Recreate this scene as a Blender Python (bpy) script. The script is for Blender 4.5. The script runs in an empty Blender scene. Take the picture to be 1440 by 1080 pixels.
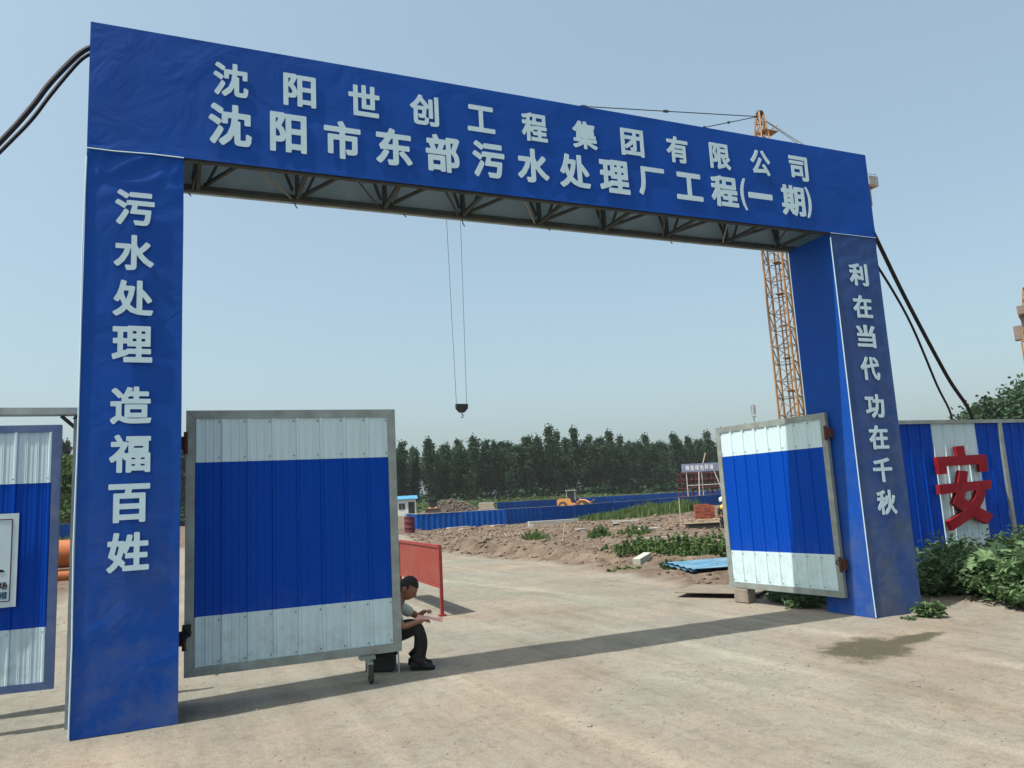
import bpy, math, random
import numpy as np
from mathutils import Matrix, Vector

random.seed(7)
RNG = np.random.default_rng(11)
SC = bpy.context.scene
COL = SC.collection

# ------------------------------------------------------------------ camera
cam_data = bpy.data.cameras.new('camera')
cam_data.sensor_width = 36.0
cam_data.lens = 1082.41 / 1440 * 36.0
cam_data.clip_start = 0.05
cam_data.clip_end = 5000
cam = bpy.data.objects.new('camera', cam_data)
COL.objects.link(cam)
_r = Vector((0.91850504, -0.39184219, -0.05299236))
_u = Vector((-0.00968588, -0.15627537, 0.98766603))
_f = Vector((0.39529062, 0.90666295, 0.14733506))
CAM = Vector((0.7355, -6.8765, 1.6))
cam.matrix_world = Matrix(((_r.x, _u.x, -_f.x, CAM.x), (_r.y, _u.y, -_f.y, CAM.y), (_r.z, _u.z, -_f.z, CAM.z), (0, 0, 0, 1)))
SC.camera = cam

# ------------------------------------------------------------------ light
SUN_VEC = Vector((-0.52, -0.066, 1.0)).normalized()          # towards the sun
world = bpy.data.worlds.new('World')
SC.world = world
world.use_nodes = True
wn = world.node_tree.nodes
sky = wn.new('ShaderNodeTexSky')
sky.sky_type = 'NISHITA'
sky.sun_disc = False
sky.sun_elevation = math.asin(SUN_VEC.z)
sky.sun_rotation = math.atan2(SUN_VEC.x, SUN_VEC.y)
sky.altitude = 50
sky.air_density = 1.0
sky.dust_density = 4.8
sky.ozone_density = 0.0
wn['Background'].inputs[1].default_value = 0.12
tint = wn.new('ShaderNodeMix'); tint.data_type = 'RGBA'; tint.blend_type = 'MULTIPLY'; tint.inputs[0].default_value = 1.0
tint.inputs[7].default_value = (0.99, 1.06, 0.94, 1)
# thick summer haze: the clear-sky colours are veiled evenly with pale grey-blue
veil = wn.new('ShaderNodeMix'); veil.data_type = 'RGBA'; veil.inputs[0].default_value = 0.38
veil.inputs[7].default_value = (2.15, 2.70, 3.75, 1)
world.node_tree.links.new(sky.outputs[0], veil.inputs[6])
world.node_tree.links.new(veil.outputs[2], tint.inputs[6])
world.node_tree.links.new(tint.outputs[2], wn['Background'].inputs[0])
sun_data = bpy.data.lights.new('sun', 'SUN')
sun_data.energy = 3.5
sun_data.angle = math.radians(0.6)
sun_data.color = (1.0, 0.95, 0.86)
sun = bpy.data.objects.new('sun', sun_data)
sun.rotation_euler = SUN_VEC.to_track_quat('Z', 'Y').to_euler()
COL.objects.link(sun)
SC.view_settings.view_transform = 'Standard'
SC.view_settings.look = 'None'
SC.view_settings.exposure = 0.85
SC.view_settings.gamma = 1.0
SC.view_settings.use_curve_mapping = False
SC.cycles.max_bounces = 8
SC.cycles.transparent_max_bounces = 12

# ------------------------------------------------------------------ materials
def lin(r, g, b):
    return tuple(((c / 255.0) / 12.92 if c / 255.0 <= 0.04045 else ((c / 255.0 + 0.055) / 1.055) ** 2.4) for c in (r, g, b))

def mat(name, col, rough=0.7, var=0.12, scale=3.0, bump=0.0, bscale=30.0, metal=0.0, stretch=(1, 1, 1),
        dirt=None, dirt_amt=0.0, dirt_scale=2.0, spec=0.35, trans=None, bdist=0.01, coord='Object'):
    """Colour with broken-up value variation, optional dirt patches and bump."""
    m = bpy.data.materials.new(name)
    m.use_nodes = True
    nt = m.node_tree; N = nt.nodes; L = nt.links
    b = N['Principled BSDF']
    b.inputs['Roughness'].default_value = rough
    b.inputs['Metallic'].default_value = metal
    b.inputs['Specular IOR Level'].default_value = spec
    tc = N.new('ShaderNodeTexCoord')
    mp = N.new('ShaderNodeMapping'); mp.inputs['Scale'].default_value = stretch
    L.new(tc.outputs[coord], mp.inputs[0])
    n1 = N.new('ShaderNodeTexNoise'); n1.inputs['Scale'].default_value = scale
    n1.inputs['Detail'].default_value = 6; n1.inputs['Roughness'].default_value = 0.6
    L.new(mp.outputs[0], n1.inputs[0])
    rp = N.new('ShaderNodeValToRGB')
    e = rp.color_ramp.elements
    e[0].position = 0.3; e[1].position = 0.7
    e[0].color = tuple(max(0, c * (1 - var)) for c in col) + (1,)
    e[1].color = tuple(min(1, c * (1 + var)) for c in col) + (1,)
    L.new(n1.outputs[0], rp.inputs[0])
    out = rp.outputs[0]
    if dirt:
        n2 = N.new('ShaderNodeTexNoise'); n2.inputs['Scale'].default_value = dirt_scale
        n2.inputs['Detail'].default_value = 9; n2.inputs['Roughness'].default_value = 0.7
        L.new(mp.outputs[0], n2.inputs[0])
        r2 = N.new('ShaderNodeValToRGB')
        r2.color_ramp.elements[0].position = 0.45; r2.color_ramp.elements[1].position = 0.75
        r2.color_ramp.elements[1].color = (dirt_amt,) * 3 + (1,)
        L.new(n2.outputs[0], r2.inputs[0])
        mx = N.new('ShaderNodeMix'); mx.data_type = 'RGBA'
        L.new(r2.outputs[0], mx.inputs[0]); L.new(out, mx.inputs[6]); mx.inputs[7].default_value = tuple(dirt) + (1,)
        out = mx.outputs[2]
    L.new(out, b.inputs['Base Color'])
    if bump > 0:
        n3 = N.new('ShaderNodeTexNoise'); n3.inputs['Scale'].default_value = bscale
        n3.inputs['Detail'].default_value = 5
        L.new(mp.outputs[0], n3.inputs[0])
        bp = N.new('ShaderNodeBump'); bp.inputs['Strength'].default_value = bump; bp.inputs['Distance'].default_value = bdist
        L.new(n3.outputs[0], bp.inputs['Height']); L.new(bp.outputs[0], b.inputs['Normal'])
    if trans is not None:
        tr = N.new('ShaderNodeBsdfTranslucent'); L.new(out, tr.inputs[0])
        ms = N.new('ShaderNodeMixShader'); ms.inputs[0].default_value = trans
        L.new(b.outputs[0], ms.inputs[1]); L.new(tr.outputs[0], ms.inputs[2])
        L.new(ms.outputs[0], N['Material Output'].inputs[0])
    return m

DUST = (0.19, 0.175, 0.14)

def tarp_material(name, col, dust=.62, top=2.4):
    """Vinyl banner cloth: fine weave, soft creases, dust thrown up from the road near the ground."""
    m = mat(name, col, rough=0.6, var=0.10, scale=1.3, spec=0.2)
    nt = m.node_tree; N = nt.nodes; L = nt.links
    b = N['Principled BSDF']
    base = b.inputs['Base Color'].links[0].from_socket
    tc = N.new('ShaderNodeTexCoord')
    sx = N.new('ShaderNodeSeparateXYZ'); L.new(tc.outputs['Object'], sx.inputs[0])
    mr = N.new('ShaderNodeMapRange'); mr.inputs[1].default_value = top; mr.inputs[2].default_value = 0.0
    L.new(sx.outputs[2], mr.inputs[0])
    nz = N.new('ShaderNodeTexNoise'); nz.inputs['Scale'].default_value = 2.2; nz.inputs['Detail'].default_value = 9
    nz.inputs['Roughness'].default_value = 0.72
    L.new(tc.outputs['Object'], nz.inputs[0])
    r = N.new('ShaderNodeValToRGB'); r.color_ramp.elements[0].position = 0.42; r.color_ramp.elements[1].position = 0.8
    L.new(nz.outputs[0], r.inputs[0])
    mu = N.new('ShaderNodeMath'); mu.operation = 'MULTIPLY'
    L.new(mr.outputs[0], mu.inputs[0]); L.new(r.outputs[0], mu.inputs[1])
    ad = N.new('ShaderNodeMath'); ad.operation = 'MULTIPLY_ADD'; ad.inputs[1].default_value = dust; ad.inputs[2].default_value = 0.002
    L.new(mu.outputs[0], ad.inputs[0])
    mx = N.new('ShaderNodeMix'); mx.data_type = 'RGBA'; mx.inputs[7].default_value = (0.14, 0.15, 0.14, 1)
    L.new(ad.outputs[0], mx.inputs[0]); L.new(base, mx.inputs[6]); L.new(mx.outputs[2], b.inputs['Base Color'])
    n1 = N.new('ShaderNodeTexNoise'); n1.inputs['Scale'].default_value = 1.8; n1.inputs['Detail'].default_value = 4
    n1.inputs['Distortion'].default_value = 1.2
    L.new(tc.outputs['Object'], n1.inputs[0])
    n2 = N.new('ShaderNodeTexNoise'); n2.inputs['Scale'].default_value = 240; n2.inputs['Detail'].default_value = 2
    L.new(tc.outputs['Object'], n2.inputs[0])
    b1 = N.new('ShaderNodeBump'); b1.inputs['Strength'].default_value = 0.5; b1.inputs['Distance'].default_value = 0.03
    L.new(n1.outputs[0], b1.inputs['Height'])
    b2 = N.new('ShaderNodeBump'); b2.inputs['Strength'].default_value = 0.25; b2.inputs['Distance'].default_value = 0.002
    L.new(n2.outputs[0], b2.inputs['Height']); L.new(b1.outputs[0], b2.inputs['Normal'])
    L.new(b2.outputs[0], b.inputs['Normal'])
    return m

def sheet_material(name, col, dirt_amt=0.25):
    """Painted profiled steel: fine vertical rolling lines and streaked dust."""
    m = mat(name, col, rough=0.42, var=0.06, scale=1.0, stretch=(3, 3, 0.35), dirt=(0.33, 0.31, 0.27), dirt_amt=dirt_amt, dirt_scale=3.0, spec=0.08)
    nt = m.node_tree; N = nt.nodes; L = nt.links
    gp = N.new('ShaderNodeNewGeometry'); sp = N.new('ShaderNodeSeparateXYZ'); L.new(gp.outputs['Position'], sp.inputs[0])
    hr = N.new('ShaderNodeMapRange'); hr.inputs[1].default_value = .95; hr.inputs[2].default_value = .15; L.new(sp.outputs[2], hr.inputs[0])
    nz = N.new('ShaderNodeTexNoise'); nz.inputs['Scale'].default_value = 9; nz.inputs['Detail'].default_value = 8; nz.inputs['Roughness'].default_value = .75; L.new(gp.outputs['Position'], nz.inputs[0])
    mm = N.new('ShaderNodeMath'); mm.operation = 'MULTIPLY'; L.new(hr.outputs[0], mm.inputs[0])
    cr_ = N.new('ShaderNodeValToRGB'); cr_.color_ramp.elements[0].position = .46; cr_.color_ramp.elements[1].position = .72; L.new(nz.outputs[0], cr_.inputs[0]); L.new(cr_.outputs[0], mm.inputs[1])
    m3 = N.new('ShaderNodeMath'); m3.operation = 'MULTIPLY'; m3.inputs[1].default_value = .55; L.new(mm.outputs[0], m3.inputs[0])
    mk = N.new('ShaderNodeMix'); mk.data_type = 'RGBA'; mk.inputs[7].default_value = (.20, .175, .135, 1)
    bc = N['Principled BSDF'].inputs['Base Color']; L.new(m3.outputs[0], mk.inputs[0]); L.new(bc.links[0].from_socket, mk.inputs[6]); L.new(mk.outputs[2], bc)
    tc = N.new('ShaderNodeTexCoord')
    wv = N.new('ShaderNodeTexWave'); wv.inputs['Scale'].default_value = 11; wv.inputs['Distortion'].default_value = 0.3
    wv.bands_direction = 'X'
    L.new(tc.outputs['Object'], wv.inputs[0])
    bp = N.new('ShaderNodeBump'); bp.inputs['Strength'].default_value = 0.35; bp.inputs['Distance'].default_value = 0.004
    L.new(wv.outputs[0], bp.inputs['Height']); L.new(bp.outputs[0], N['Principled BSDF'].inputs['Normal'])
    return m

M = {}
M['tarp'] = tarp_material('blue_banner_cloth', (0.0006, 0.054, 0.305))
M['tarp_dusty'] = tarp_material('blue_banner_cloth_dusty', (0.028, 0.070, 0.22), .95, 4.2)
M['lining'] = mat('banner_back', (0.55, 0.68, 0.72), 0.8, 0.1, 2, trans=0.5)
M['letter'] = mat('letter_vinyl', (0.47, 0.62, 0.70), 0.6, 0.05, 4, spec=.2)
M['white_sheet'] = sheet_material('white_sheet', (0.53, 0.68, 0.73))
M['blue_sheet'] = sheet_material('blue_sheet', (0.0003, 0.050, 0.36), 0.0)
M['far_blue'] = mat('hoarding_blue', (0.002, 0.066, 0.30), 0.6, 0.15, 0.8, dirt=(0.1, 0.1, 0.1), dirt_amt=0.12, spec=.12)
M['galv'] = mat('galvanised_steel', (0.27, 0.31, 0.30), 0.5, 0.22, 6, metal=0.35, dirt=DUST, dirt_amt=0.6, dirt_scale=5)
M['blue_frame'] = mat('blue_frame_paint', (0.07, 0.12, 0.26), 0.5, 0.2, 5, dirt=DUST, dirt_amt=0.4, dirt_scale=5)
M['truss'] = mat('truss_steel', (0.035, 0.042, 0.04), 0.7, 0.3, 6)
M['truss_pale'] = mat('truss_pale', (0.24, 0.22, 0.17), 0.8, 0.2, 6)
M['rust'] = mat('rusty_steel', (0.07, 0.025, 0.02), 0.85, 0.4, 25, bump=0.4)
M['black'] = mat('black_rubber', (0.014, 0.014, 0.015), 0.7, 0.2, 10)
M['rubber'] = mat('dusty_rubber', (0.05, 0.045, 0.04), 0.9, 0.3, 14)
M['red_letter'] = mat('red_letter', (0.24, 0.008, 0.018), 0.6, 0.15, 5, dirt=DUST, dirt_amt=0.1, spec=.15)
M['red_side'] = mat('red_letter_side', (0.28, 0.016, 0.022), 0.6, 0.15, 5)
M['concrete'] = mat('plinth_concrete', (0.20, 0.17, 0.14), 0.95, 0.3, 5, bump=0.5, bscale=25)
M['crane'] = mat('crane_orange', (0.34, 0.175, 0.06), 0.6, 0.25, 0.6, dirt=(0.2, 0.12, 0.08), dirt_amt=0.5, dirt_scale=0.7)
M['crane_grey'] = mat('crane_grey', (0.19, 0.15, 0.13), 0.7, 0.2, 1)
M['stripe'] = mat('crane_yellow', (0.6, 0.42, 0.10), 0.6, 0.15, 1)
M['steel_grey'] = mat('steel_grey', (0.30, 0.31, 0.31), 0.6, 0.15, 1)
M['bark'] = mat('bark', (0.11, 0.09, 0.07), 0.95, 0.3, 3, bump=0.3)
M['leaf_dark'] = mat('leaf_dark', (0.027, 0.064, 0.034), 0.75, 0.45, 0.30, trans=0.22, spec=0.2)
M['leaf_mid'] = mat('leaf_mid', (0.085, 0.150, 0.048), 0.6, 0.4, 1.2, trans=0.3, spec=0.25)
M['leaf_near'] = mat('leaf_near', (0.085, 0.150, 0.062), 0.55, 0.4, 5, trans=0.3, spec=0.3)
M['leaf_pale'] = mat('leaf_pale', (0.15, 0.24, 0.11), 0.55, 0.25, 5, trans=0.3, spec=0.3)
M['leaf_dull'] = mat('leaf_dull', (0.045, 0.088, 0.045), 0.7, 0.4, 1.2, trans=0.25, spec=0.2)
M['grass'] = mat('grass', (0.085, 0.135, 0.045), 0.7, 0.45, 0.7, trans=0.25, spec=0.2)
M['brick'] = mat('red_brick', (0.30, 0.085, 0.05), 0.9, 0.25, 20)
M['brick_bits'] = mat('brick_bits', (0.20, 0.135, 0.10), 0.95, 0.55, 2.5, dirt=(0.32, 0.30, 0.27), dirt_amt=.9, dirt_scale=1.7)
M['timber'] = mat('timber', (0.42, 0.33, 0.22), 0.85, 0.2, 8)
M['pale_board'] = mat('pale_board', (0.36, 0.35, 0.33), 0.8, 0.2, 6)
M['pale_concrete'] = mat('pale_concrete', (0.36, 0.38, 0.33), 0.9, 0.2, 8, bump=.4)
M['red_paint'] = mat('red_paint', (0.25, 0.03, 0.03), 0.6, 0.2, 6, dirt=DUST, dirt_amt=0.3)
M['red_board'] = mat('red_board', (0.36, 0.075, 0.058), 0.6, 0.10, 4, dirt=(0.30, 0.16, 0.14), dirt_amt=0.6, trans=0.35)
M['orange'] = mat('orange_pipe', (0.36, 0.10, 0.025), 0.6, 0.15, 4, dirt=DUST, dirt_amt=0.3)
M['sheet_lying'] = mat('lying_sheet', (0.05, 0.17, 0.29), 0.5, 0.35, 3, dirt=(0.30, 0.34, 0.34), dirt_amt=0.9, dirt_scale=2, stretch=(1, 6, 1))
M['steel_plate'] = mat('rusty_plate', (0.17, 0.14, 0.11), 0.8, 0.2, 6, dirt=DUST, dirt_amt=0.9)
M['poster'] = mat('poster_paper', (0.55, 0.68, 0.70), 0.5, 0.06, 6)
M['poster_line'] = mat('poster_line', (0.10, 0.02, 0.025), 0.6, 0.1, 5)
M['ink'] = mat('poster_ink', (0.012, 0.014, 0.02), 0.6, 0.1, 5)
M['ink_blue'] = mat('poster_ink_blue', (0.03, 0.10, 0.17), 0.6, 0.1, 5)
M['skin'] = mat('skin', (0.23, 0.105, 0.065), 0.55, 0.12, 14)
M['hair'] = mat('hair', (0.012, 0.010, 0.009), 0.75, 0.4, 60, bump=0.8, bscale=200, bdist=0.004)
M['shirt'] = mat('shirt', (0.40, 0.44, 0.38), 0.9, 0.1, 9, bump=0.5, bscale=18, bdist=0.02)
M['trousers'] = mat('trousers', (0.016, 0.014, 0.014), 0.9, 0.3, 9, bump=0.6, bscale=16, bdist=0.02)
M['shoe'] = mat('shoe', (0.010, 0.010, 0.010), 0.6, 0.2, 12)
M['pink'] = mat('pink_paper', (0.66, 0.33, 0.30), 0.8, 0.08, 10)
M['yellow_hat'] = mat('yellow_hat', (0.62, 0.46, 0.06), 0.4, 0.08, 8)
M['white_hat'] = mat('white_hat', (0.7, 0.72, 0.72), 0.4, 0.05, 8)
M['cabin_white'] = mat('cabin_white', (0.60, 0.64, 0.63), 0.6, 0.08, 0.7)
M['cabin_roof'] = mat('cabin_roof', (0.06, 0.23, 0.40), 0.5, 0.1, 1)
M['dark_glass'] = mat('dark_glass', (0.02, 0.025, 0.03), 0.25, 0.2, 1)
M['loader'] = mat('loader_orange', (0.62, 0.27, 0.07), 0.5, 0.2, 2, dirt=DUST, dirt_amt=0.6)
M['rubble'] = mat('rubble', (0.15, 0.12, 0.10), 0.95, 0.45, 6)
M['clod'] = mat('clod', (0.14, 0.105, 0.08), 0.95, 0.35, 4, bump=0.6)
M['pebble'] = mat('pebble', (0.21, 0.19, 0.155), 0.9, 0.35, 9)
M['maroon'] = mat('maroon_scaffold', (0.10, 0.02, 0.03), 0.8, 0.3, 2)
M['site_sign'] = mat('site_sign_face', (0.20, 0.24, 0.36), 0.6, 0.15, 2)
M['dark_block'] = mat('dark_block', (0.03, 0.032, 0.028), 0.9, 0.25, 10)

# ------------------------------------------------------------------ mesh helpers
class MB:
    def __init__(self):
        self.v = []; self.f = []; self.s = False
    def add(self, vs, fs):
        o = len(self.v)
        self.v += [tuple(p) for p in vs]
        self.f += [tuple(o + i for i in q) for q in fs]
        return self
    def box(self, c, s, rz=0.0, m=None):
        hx, hy, hz = s[0] / 2, s[1] / 2, s[2] / 2
        R = m if m is not None else Matrix.Rotation(rz, 3, 'Z')
        P = [Vector(c) + R @ Vector((x * hx, y * hy, z * hz)) for z in (-1, 1) for x, y in ((-1, -1), (1, -1), (1, 1), (-1, 1))]
        return self.add(P, [(3, 2, 1, 0), (4, 5, 6, 7), (0, 1, 5, 4), (1, 2, 6, 5), (2, 3, 7, 6), (3, 0, 4, 7)])
    def cbox(self, c, s, b=0.006, m=None):
        """box with chamfered long edges (z axis) and caps"""
        hx, hy, hz = s[0] / 2, s[1] / 2, s[2] / 2
        b = min(b, hx * .45, hy * .45, hz * .45)
        R = m if m is not None else Matrix.Identity(3)
        ring = [(-hx + b, -hy), (hx - b, -hy), (hx, -hy + b), (hx, hy - b), (hx - b, hy), (-hx + b, hy), (-hx, hy - b), (-hx, -hy + b)]
        P = []
        for z, k in ((-hz, b), (-hz + b, 0), (hz - b, 0), (hz, b)):
            for x, y in ring:
                P.append(Vector(c) + R @ Vector((x * (1 - k / hx), y * (1 - k / hy), z)))
        F = [tuple(reversed(range(8))), tuple(range(24, 32))]
        for k in range(3):
            for i in range(8):
                j = (i + 1) % 8
                F.append((k * 8 + i, k * 8 + j, k * 8 + 8 + j, k * 8 + 8 + i))
        return self.add(P, F)
    def bar(self, a, b, w, h=None, b_=0.004):
        a = Vector(a); b = Vector(b); d = b - a
        if d.length < 1e-6: return self
        R = d.to_track_quat('Z', 'Y').to_matrix()
        return self.box((a + b) / 2, (w, h or w, d.length), m=R)
    def tube(self, a, b, r0, r1=None, n=8, cap=True):
        return self.path([a, b], [r0, r1 if r1 is not None else r0], n, cap)
    def path(self, pts, rs, n=8, cap=True):
        pts = [Vector(p) for p in pts]
        if not isinstance(rs, (list, tuple)): rs = [rs] * len(pts)
        P = []; F = []
        ref = Vector((0, 0, 1))
        for i, p in enumerate(pts):
            t = (pts[min(i + 1, len(pts) - 1)] - pts[max(i - 1, 0)]).normalized()
            rr = ref if abs(t.dot(ref)) < 0.95 else Vector((1, 0, 0))
            x = t.cross(rr).normalized(); y = x.cross(t)
            for k in range(n):
                a = 2 * math.pi * k / n
                P.append(p + (x * math.cos(a) + y * math.sin(a)) * rs[i])
        for i in range(len(pts) - 1):
            for k in range(n):
                k2 = (k + 1) % n
                F.append((i * n + k, i * n + k2, (i + 1) * n + k2, (i + 1) * n + k))
        if cap:
            F.append(tuple(reversed(range(n)))); F.append(tuple(range((len(pts) - 1) * n, len(pts) * n)))
        self.s = True
        return self.add(P, F)
    def lathe(self, c, prof, n=16, axis='Z'):
        """prof: list of (radius, height) from bottom to top"""
        P = []; F = []
        for r, z in prof:
            for k in range(n):
                a = 2 * math.pi * k / n
                q = Vector((r * math.cos(a), r * math.sin(a), z))
                if axis == 'Y': q = Vector((q.x, q.z, q.y))
                if axis == 'X': q = Vector((q.z, q.x, q.y))
                P.append(Vector(c) + q)
        for i in range(len(prof) - 1):
            for k in range(n):
                k2 = (k + 1) % n
                F.append((i * n + k, i * n + k2, (i + 1) * n + k2, (i + 1) * n + k))
        F.append(tuple(reversed(range(n)))); F.append(tuple(range((len(prof) - 1) * n, len(prof) * n)))
        self.s = True
        return self.add(P, F)
    def prism(self, outline, z0, z1, m=None):
        n = len(outline); R = m if m is not None else Matrix.Identity(4)
        P = [R @ Vector((x, y, z)) for z in (z0, z1) for x, y in outline]
        F = [tuple(reversed(range(n))), tuple(range(n, 2 * n))] + [(i, (i + 1) % n, n + (i + 1) % n, n + i) for i in range(n)]
        return self.add(P, F)
    def mesh(self, name, m):
        me = bpy.data.meshes.new(name)
        me.from_pydata([tuple(p) for p in self.v], [], self.f)
        me.materials.append(m)
        if self.s:
            me.shade_smooth()
            try: me.set_sharp_from_angle(angle=math.radians(40))
            except Exception: pass
        me.update()
        return me
    def build(self, name, m, parent=None, loc=(0, 0, 0), kind=None):
        return link(name, self.mesh(name, m), parent, loc, kind)

def link(name, me, parent=None, loc=(0, 0, 0), kind=None):
    o = bpy.data.objects.new(name, me)
    COL.objects.link(o); o.location = loc
    if parent: o.parent = parent
    if kind: o['kind'] = kind
    return o

def tag(o, label, cat, group=None):
    o['label'] = label; o['category'] = cat
    if group: o['group'] = group
    return o

def thing(name, label, cat, loc=(0, 0, 0), rz=0.0, group=None, scale=1.0):
    o = bpy.data.objects.new(name, None)
    o.empty_display_size = 0.2
    COL.objects.link(o); o.location = loc; o.rotation_euler = (0, 0, rz); o.scale = (scale,) * 3
    return tag(o, label, cat, group)

def np_mesh(name, V, F, m, smooth=False):
    """V (n,3), F (k,4) or (k,3) arrays"""
    me = bpy.data.meshes.new(name)
    k = F.shape[1]
    me.vertices.add(len(V)); me.vertices.foreach_set('co', np.asarray(V, np.float32).ravel())
    me.loops.add(F.size); me.loops.foreach_set('vertex_index', F.ravel().astype(np.int32))
    me.polygons.add(len(F))
    me.polygons.foreach_set('loop_start', np.arange(0, F.size, k, dtype=np.int32))
    if smooth: me.polygons.foreach_set('use_smooth', np.ones(len(F), bool))
    me.materials.append(m); me.update(calc_edges=True); me.validate()
    return me

# ------------------------------------------------------------------ noise + terrain
_H = RNG.random((256, 256))
def vnoise(x, y):
    xi = np.floor(x).astype(int); yi = np.floor(y).astype(int)
    fx = x - xi; fy = y - yi
    fx = fx * fx * (3 - 2 * fx); fy = fy * fy * (3 - 2 * fy)
    a = _H[xi % 256, yi % 256]; b = _H[(xi + 1) % 256, yi % 256]
    c = _H[xi % 256, (yi + 1) % 256]; d = _H[(xi + 1) % 256, (yi + 1) % 256]
    return (a * (1 - fx) + b * fx) * (1 - fy) + (c * (1 - fx) + d * fx) * fy
def fbm(x, y, o=4):
    s = 0; a = 0.5
    for i in range(o):
        s = s + a * vnoise(x * 2 ** i + 17.3 * i, y * 2 ** i + 5.1 * i); a *= 0.5
    return s - 0.47
EY = np.array([-50, -3, 0, 2, 3.7, 6.4, 9, 12, 16, 20, 26, 40, 80, 400])
EX = np.array([12, 11, 9.6, 8.3, 8.0, 8.7, 8.8, 8.6, 8.2, 9.0, 10, 12.5, 20, 80])
def sstep(t):
    t = np.clip(t, 0, 1); return t * t * (3 - 2 * t)
def soil_mask(x, y):
    e = np.interp(y, EY, EX) + 0.7 * fbm(x * .9, y * .9, 3)
    right = sstep((x - e) / 0.5)
    left = sstep((-1.2 - x + 0.5 * fbm(x, y, 2)) / 0.7) * sstep((y - 2.5) / 1.0)
    back = sstep((y - 34 + 3 * fbm(x * .3, y * .3, 2)) / 2)
    return np.maximum(np.maximum(right, left), back)
def hgt(x, y):
    x = np.asarray(x, float); y = np.asarray(y, float)
    m = soil_mask(x, y)
    e = np.interp(y, EY, EX)
    amp = sstep((y - 1.0) / 4.0)
    h = 0.05 + 0.22 * amp * fbm(x * .7, y * .7, 4) + 0.14 * amp * fbm(x * 2.2, y * 2.2, 4) + 0.10 * fbm(x * 6, y * 6, 3)
    xr = x - e - 1.1 - .7 * fbm(x * .5, y * .5, 3)
    ridge = 0.30 * np.where(xr < 0, np.exp(-(xr / 0.22) ** 2), np.exp(-(xr / 1.5) ** 2)) * sstep((y - 6.5) / 2) * (1 - sstep((y - 20) / 4)) * (0.7 + 1.2 * fbm(x * 1.3, y * 1.3, 3))
    near = 0.010 * fbm(x * 1.1 + y * .3, y * .8, 3) + 0.006 * fbm(x * 6, y * 6, 2) + 0.004 * fbm(x * 16, y * 16, 2)
    # faint wheel tracks running through the gate and out to the lower right of the road
    s = x + .10 * y + .5 * fbm(x * .08, y * .12, 2)
    near = near - 0.016 * np.exp(-((np.mod(s, 1.9) - .95) / .14) ** 2) * (fbm(x * .7, y * .7, 2) + .4)
    far = sstep((np.hypot(x, y) - 55) / 20)
    return near * (1 - m) + m * (np.maximum(h, -0.02) + np.maximum(ridge, 0)) * (1 - 0.8 * far)

def axis_pts(a, segs):
    """segs: list of (end, step)"""
    p = [a]
    for e, s in segs:
        n = max(1, int(round((e - p[-1]) / s)))
        p += list(np.linspace(p[-1], e, n + 1)[1:])
    return np.array(p)
gx = axis_pts(-2500, [(-600, 400), (-150, 60), (-40, 8), (-6, 1.0), (-2, .2), (14, .08), (26, .16), (50, .4), (150, 6), (600, 60), (2500, 400)])
gy = axis_pts(-1500, [(-300, 300), (-60, 30), (-12, 4), (-6.5, .3), (6, .08), (14, .10), (26, .14), (52, .4), (160, 6), (600, 60), (2800, 400)])
X, Y = np.meshgrid(gx, gy, indexing='ij')
Z = hgt(X, Y)
V = np.stack([X.ravel(), Y.ravel(), Z.ravel()], 1)
nx, ny = X.shape
ii = np.arange(nx - 1)[:, None] * ny + np.arange(ny - 1)[None, :]
F = np.stack([ii, ii + ny, ii + ny + 1, ii + 1], -1).reshape(-1, 4)
gm = bpy.data.materials.new('dusty_ground'); gm.use_nodes = True
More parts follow.
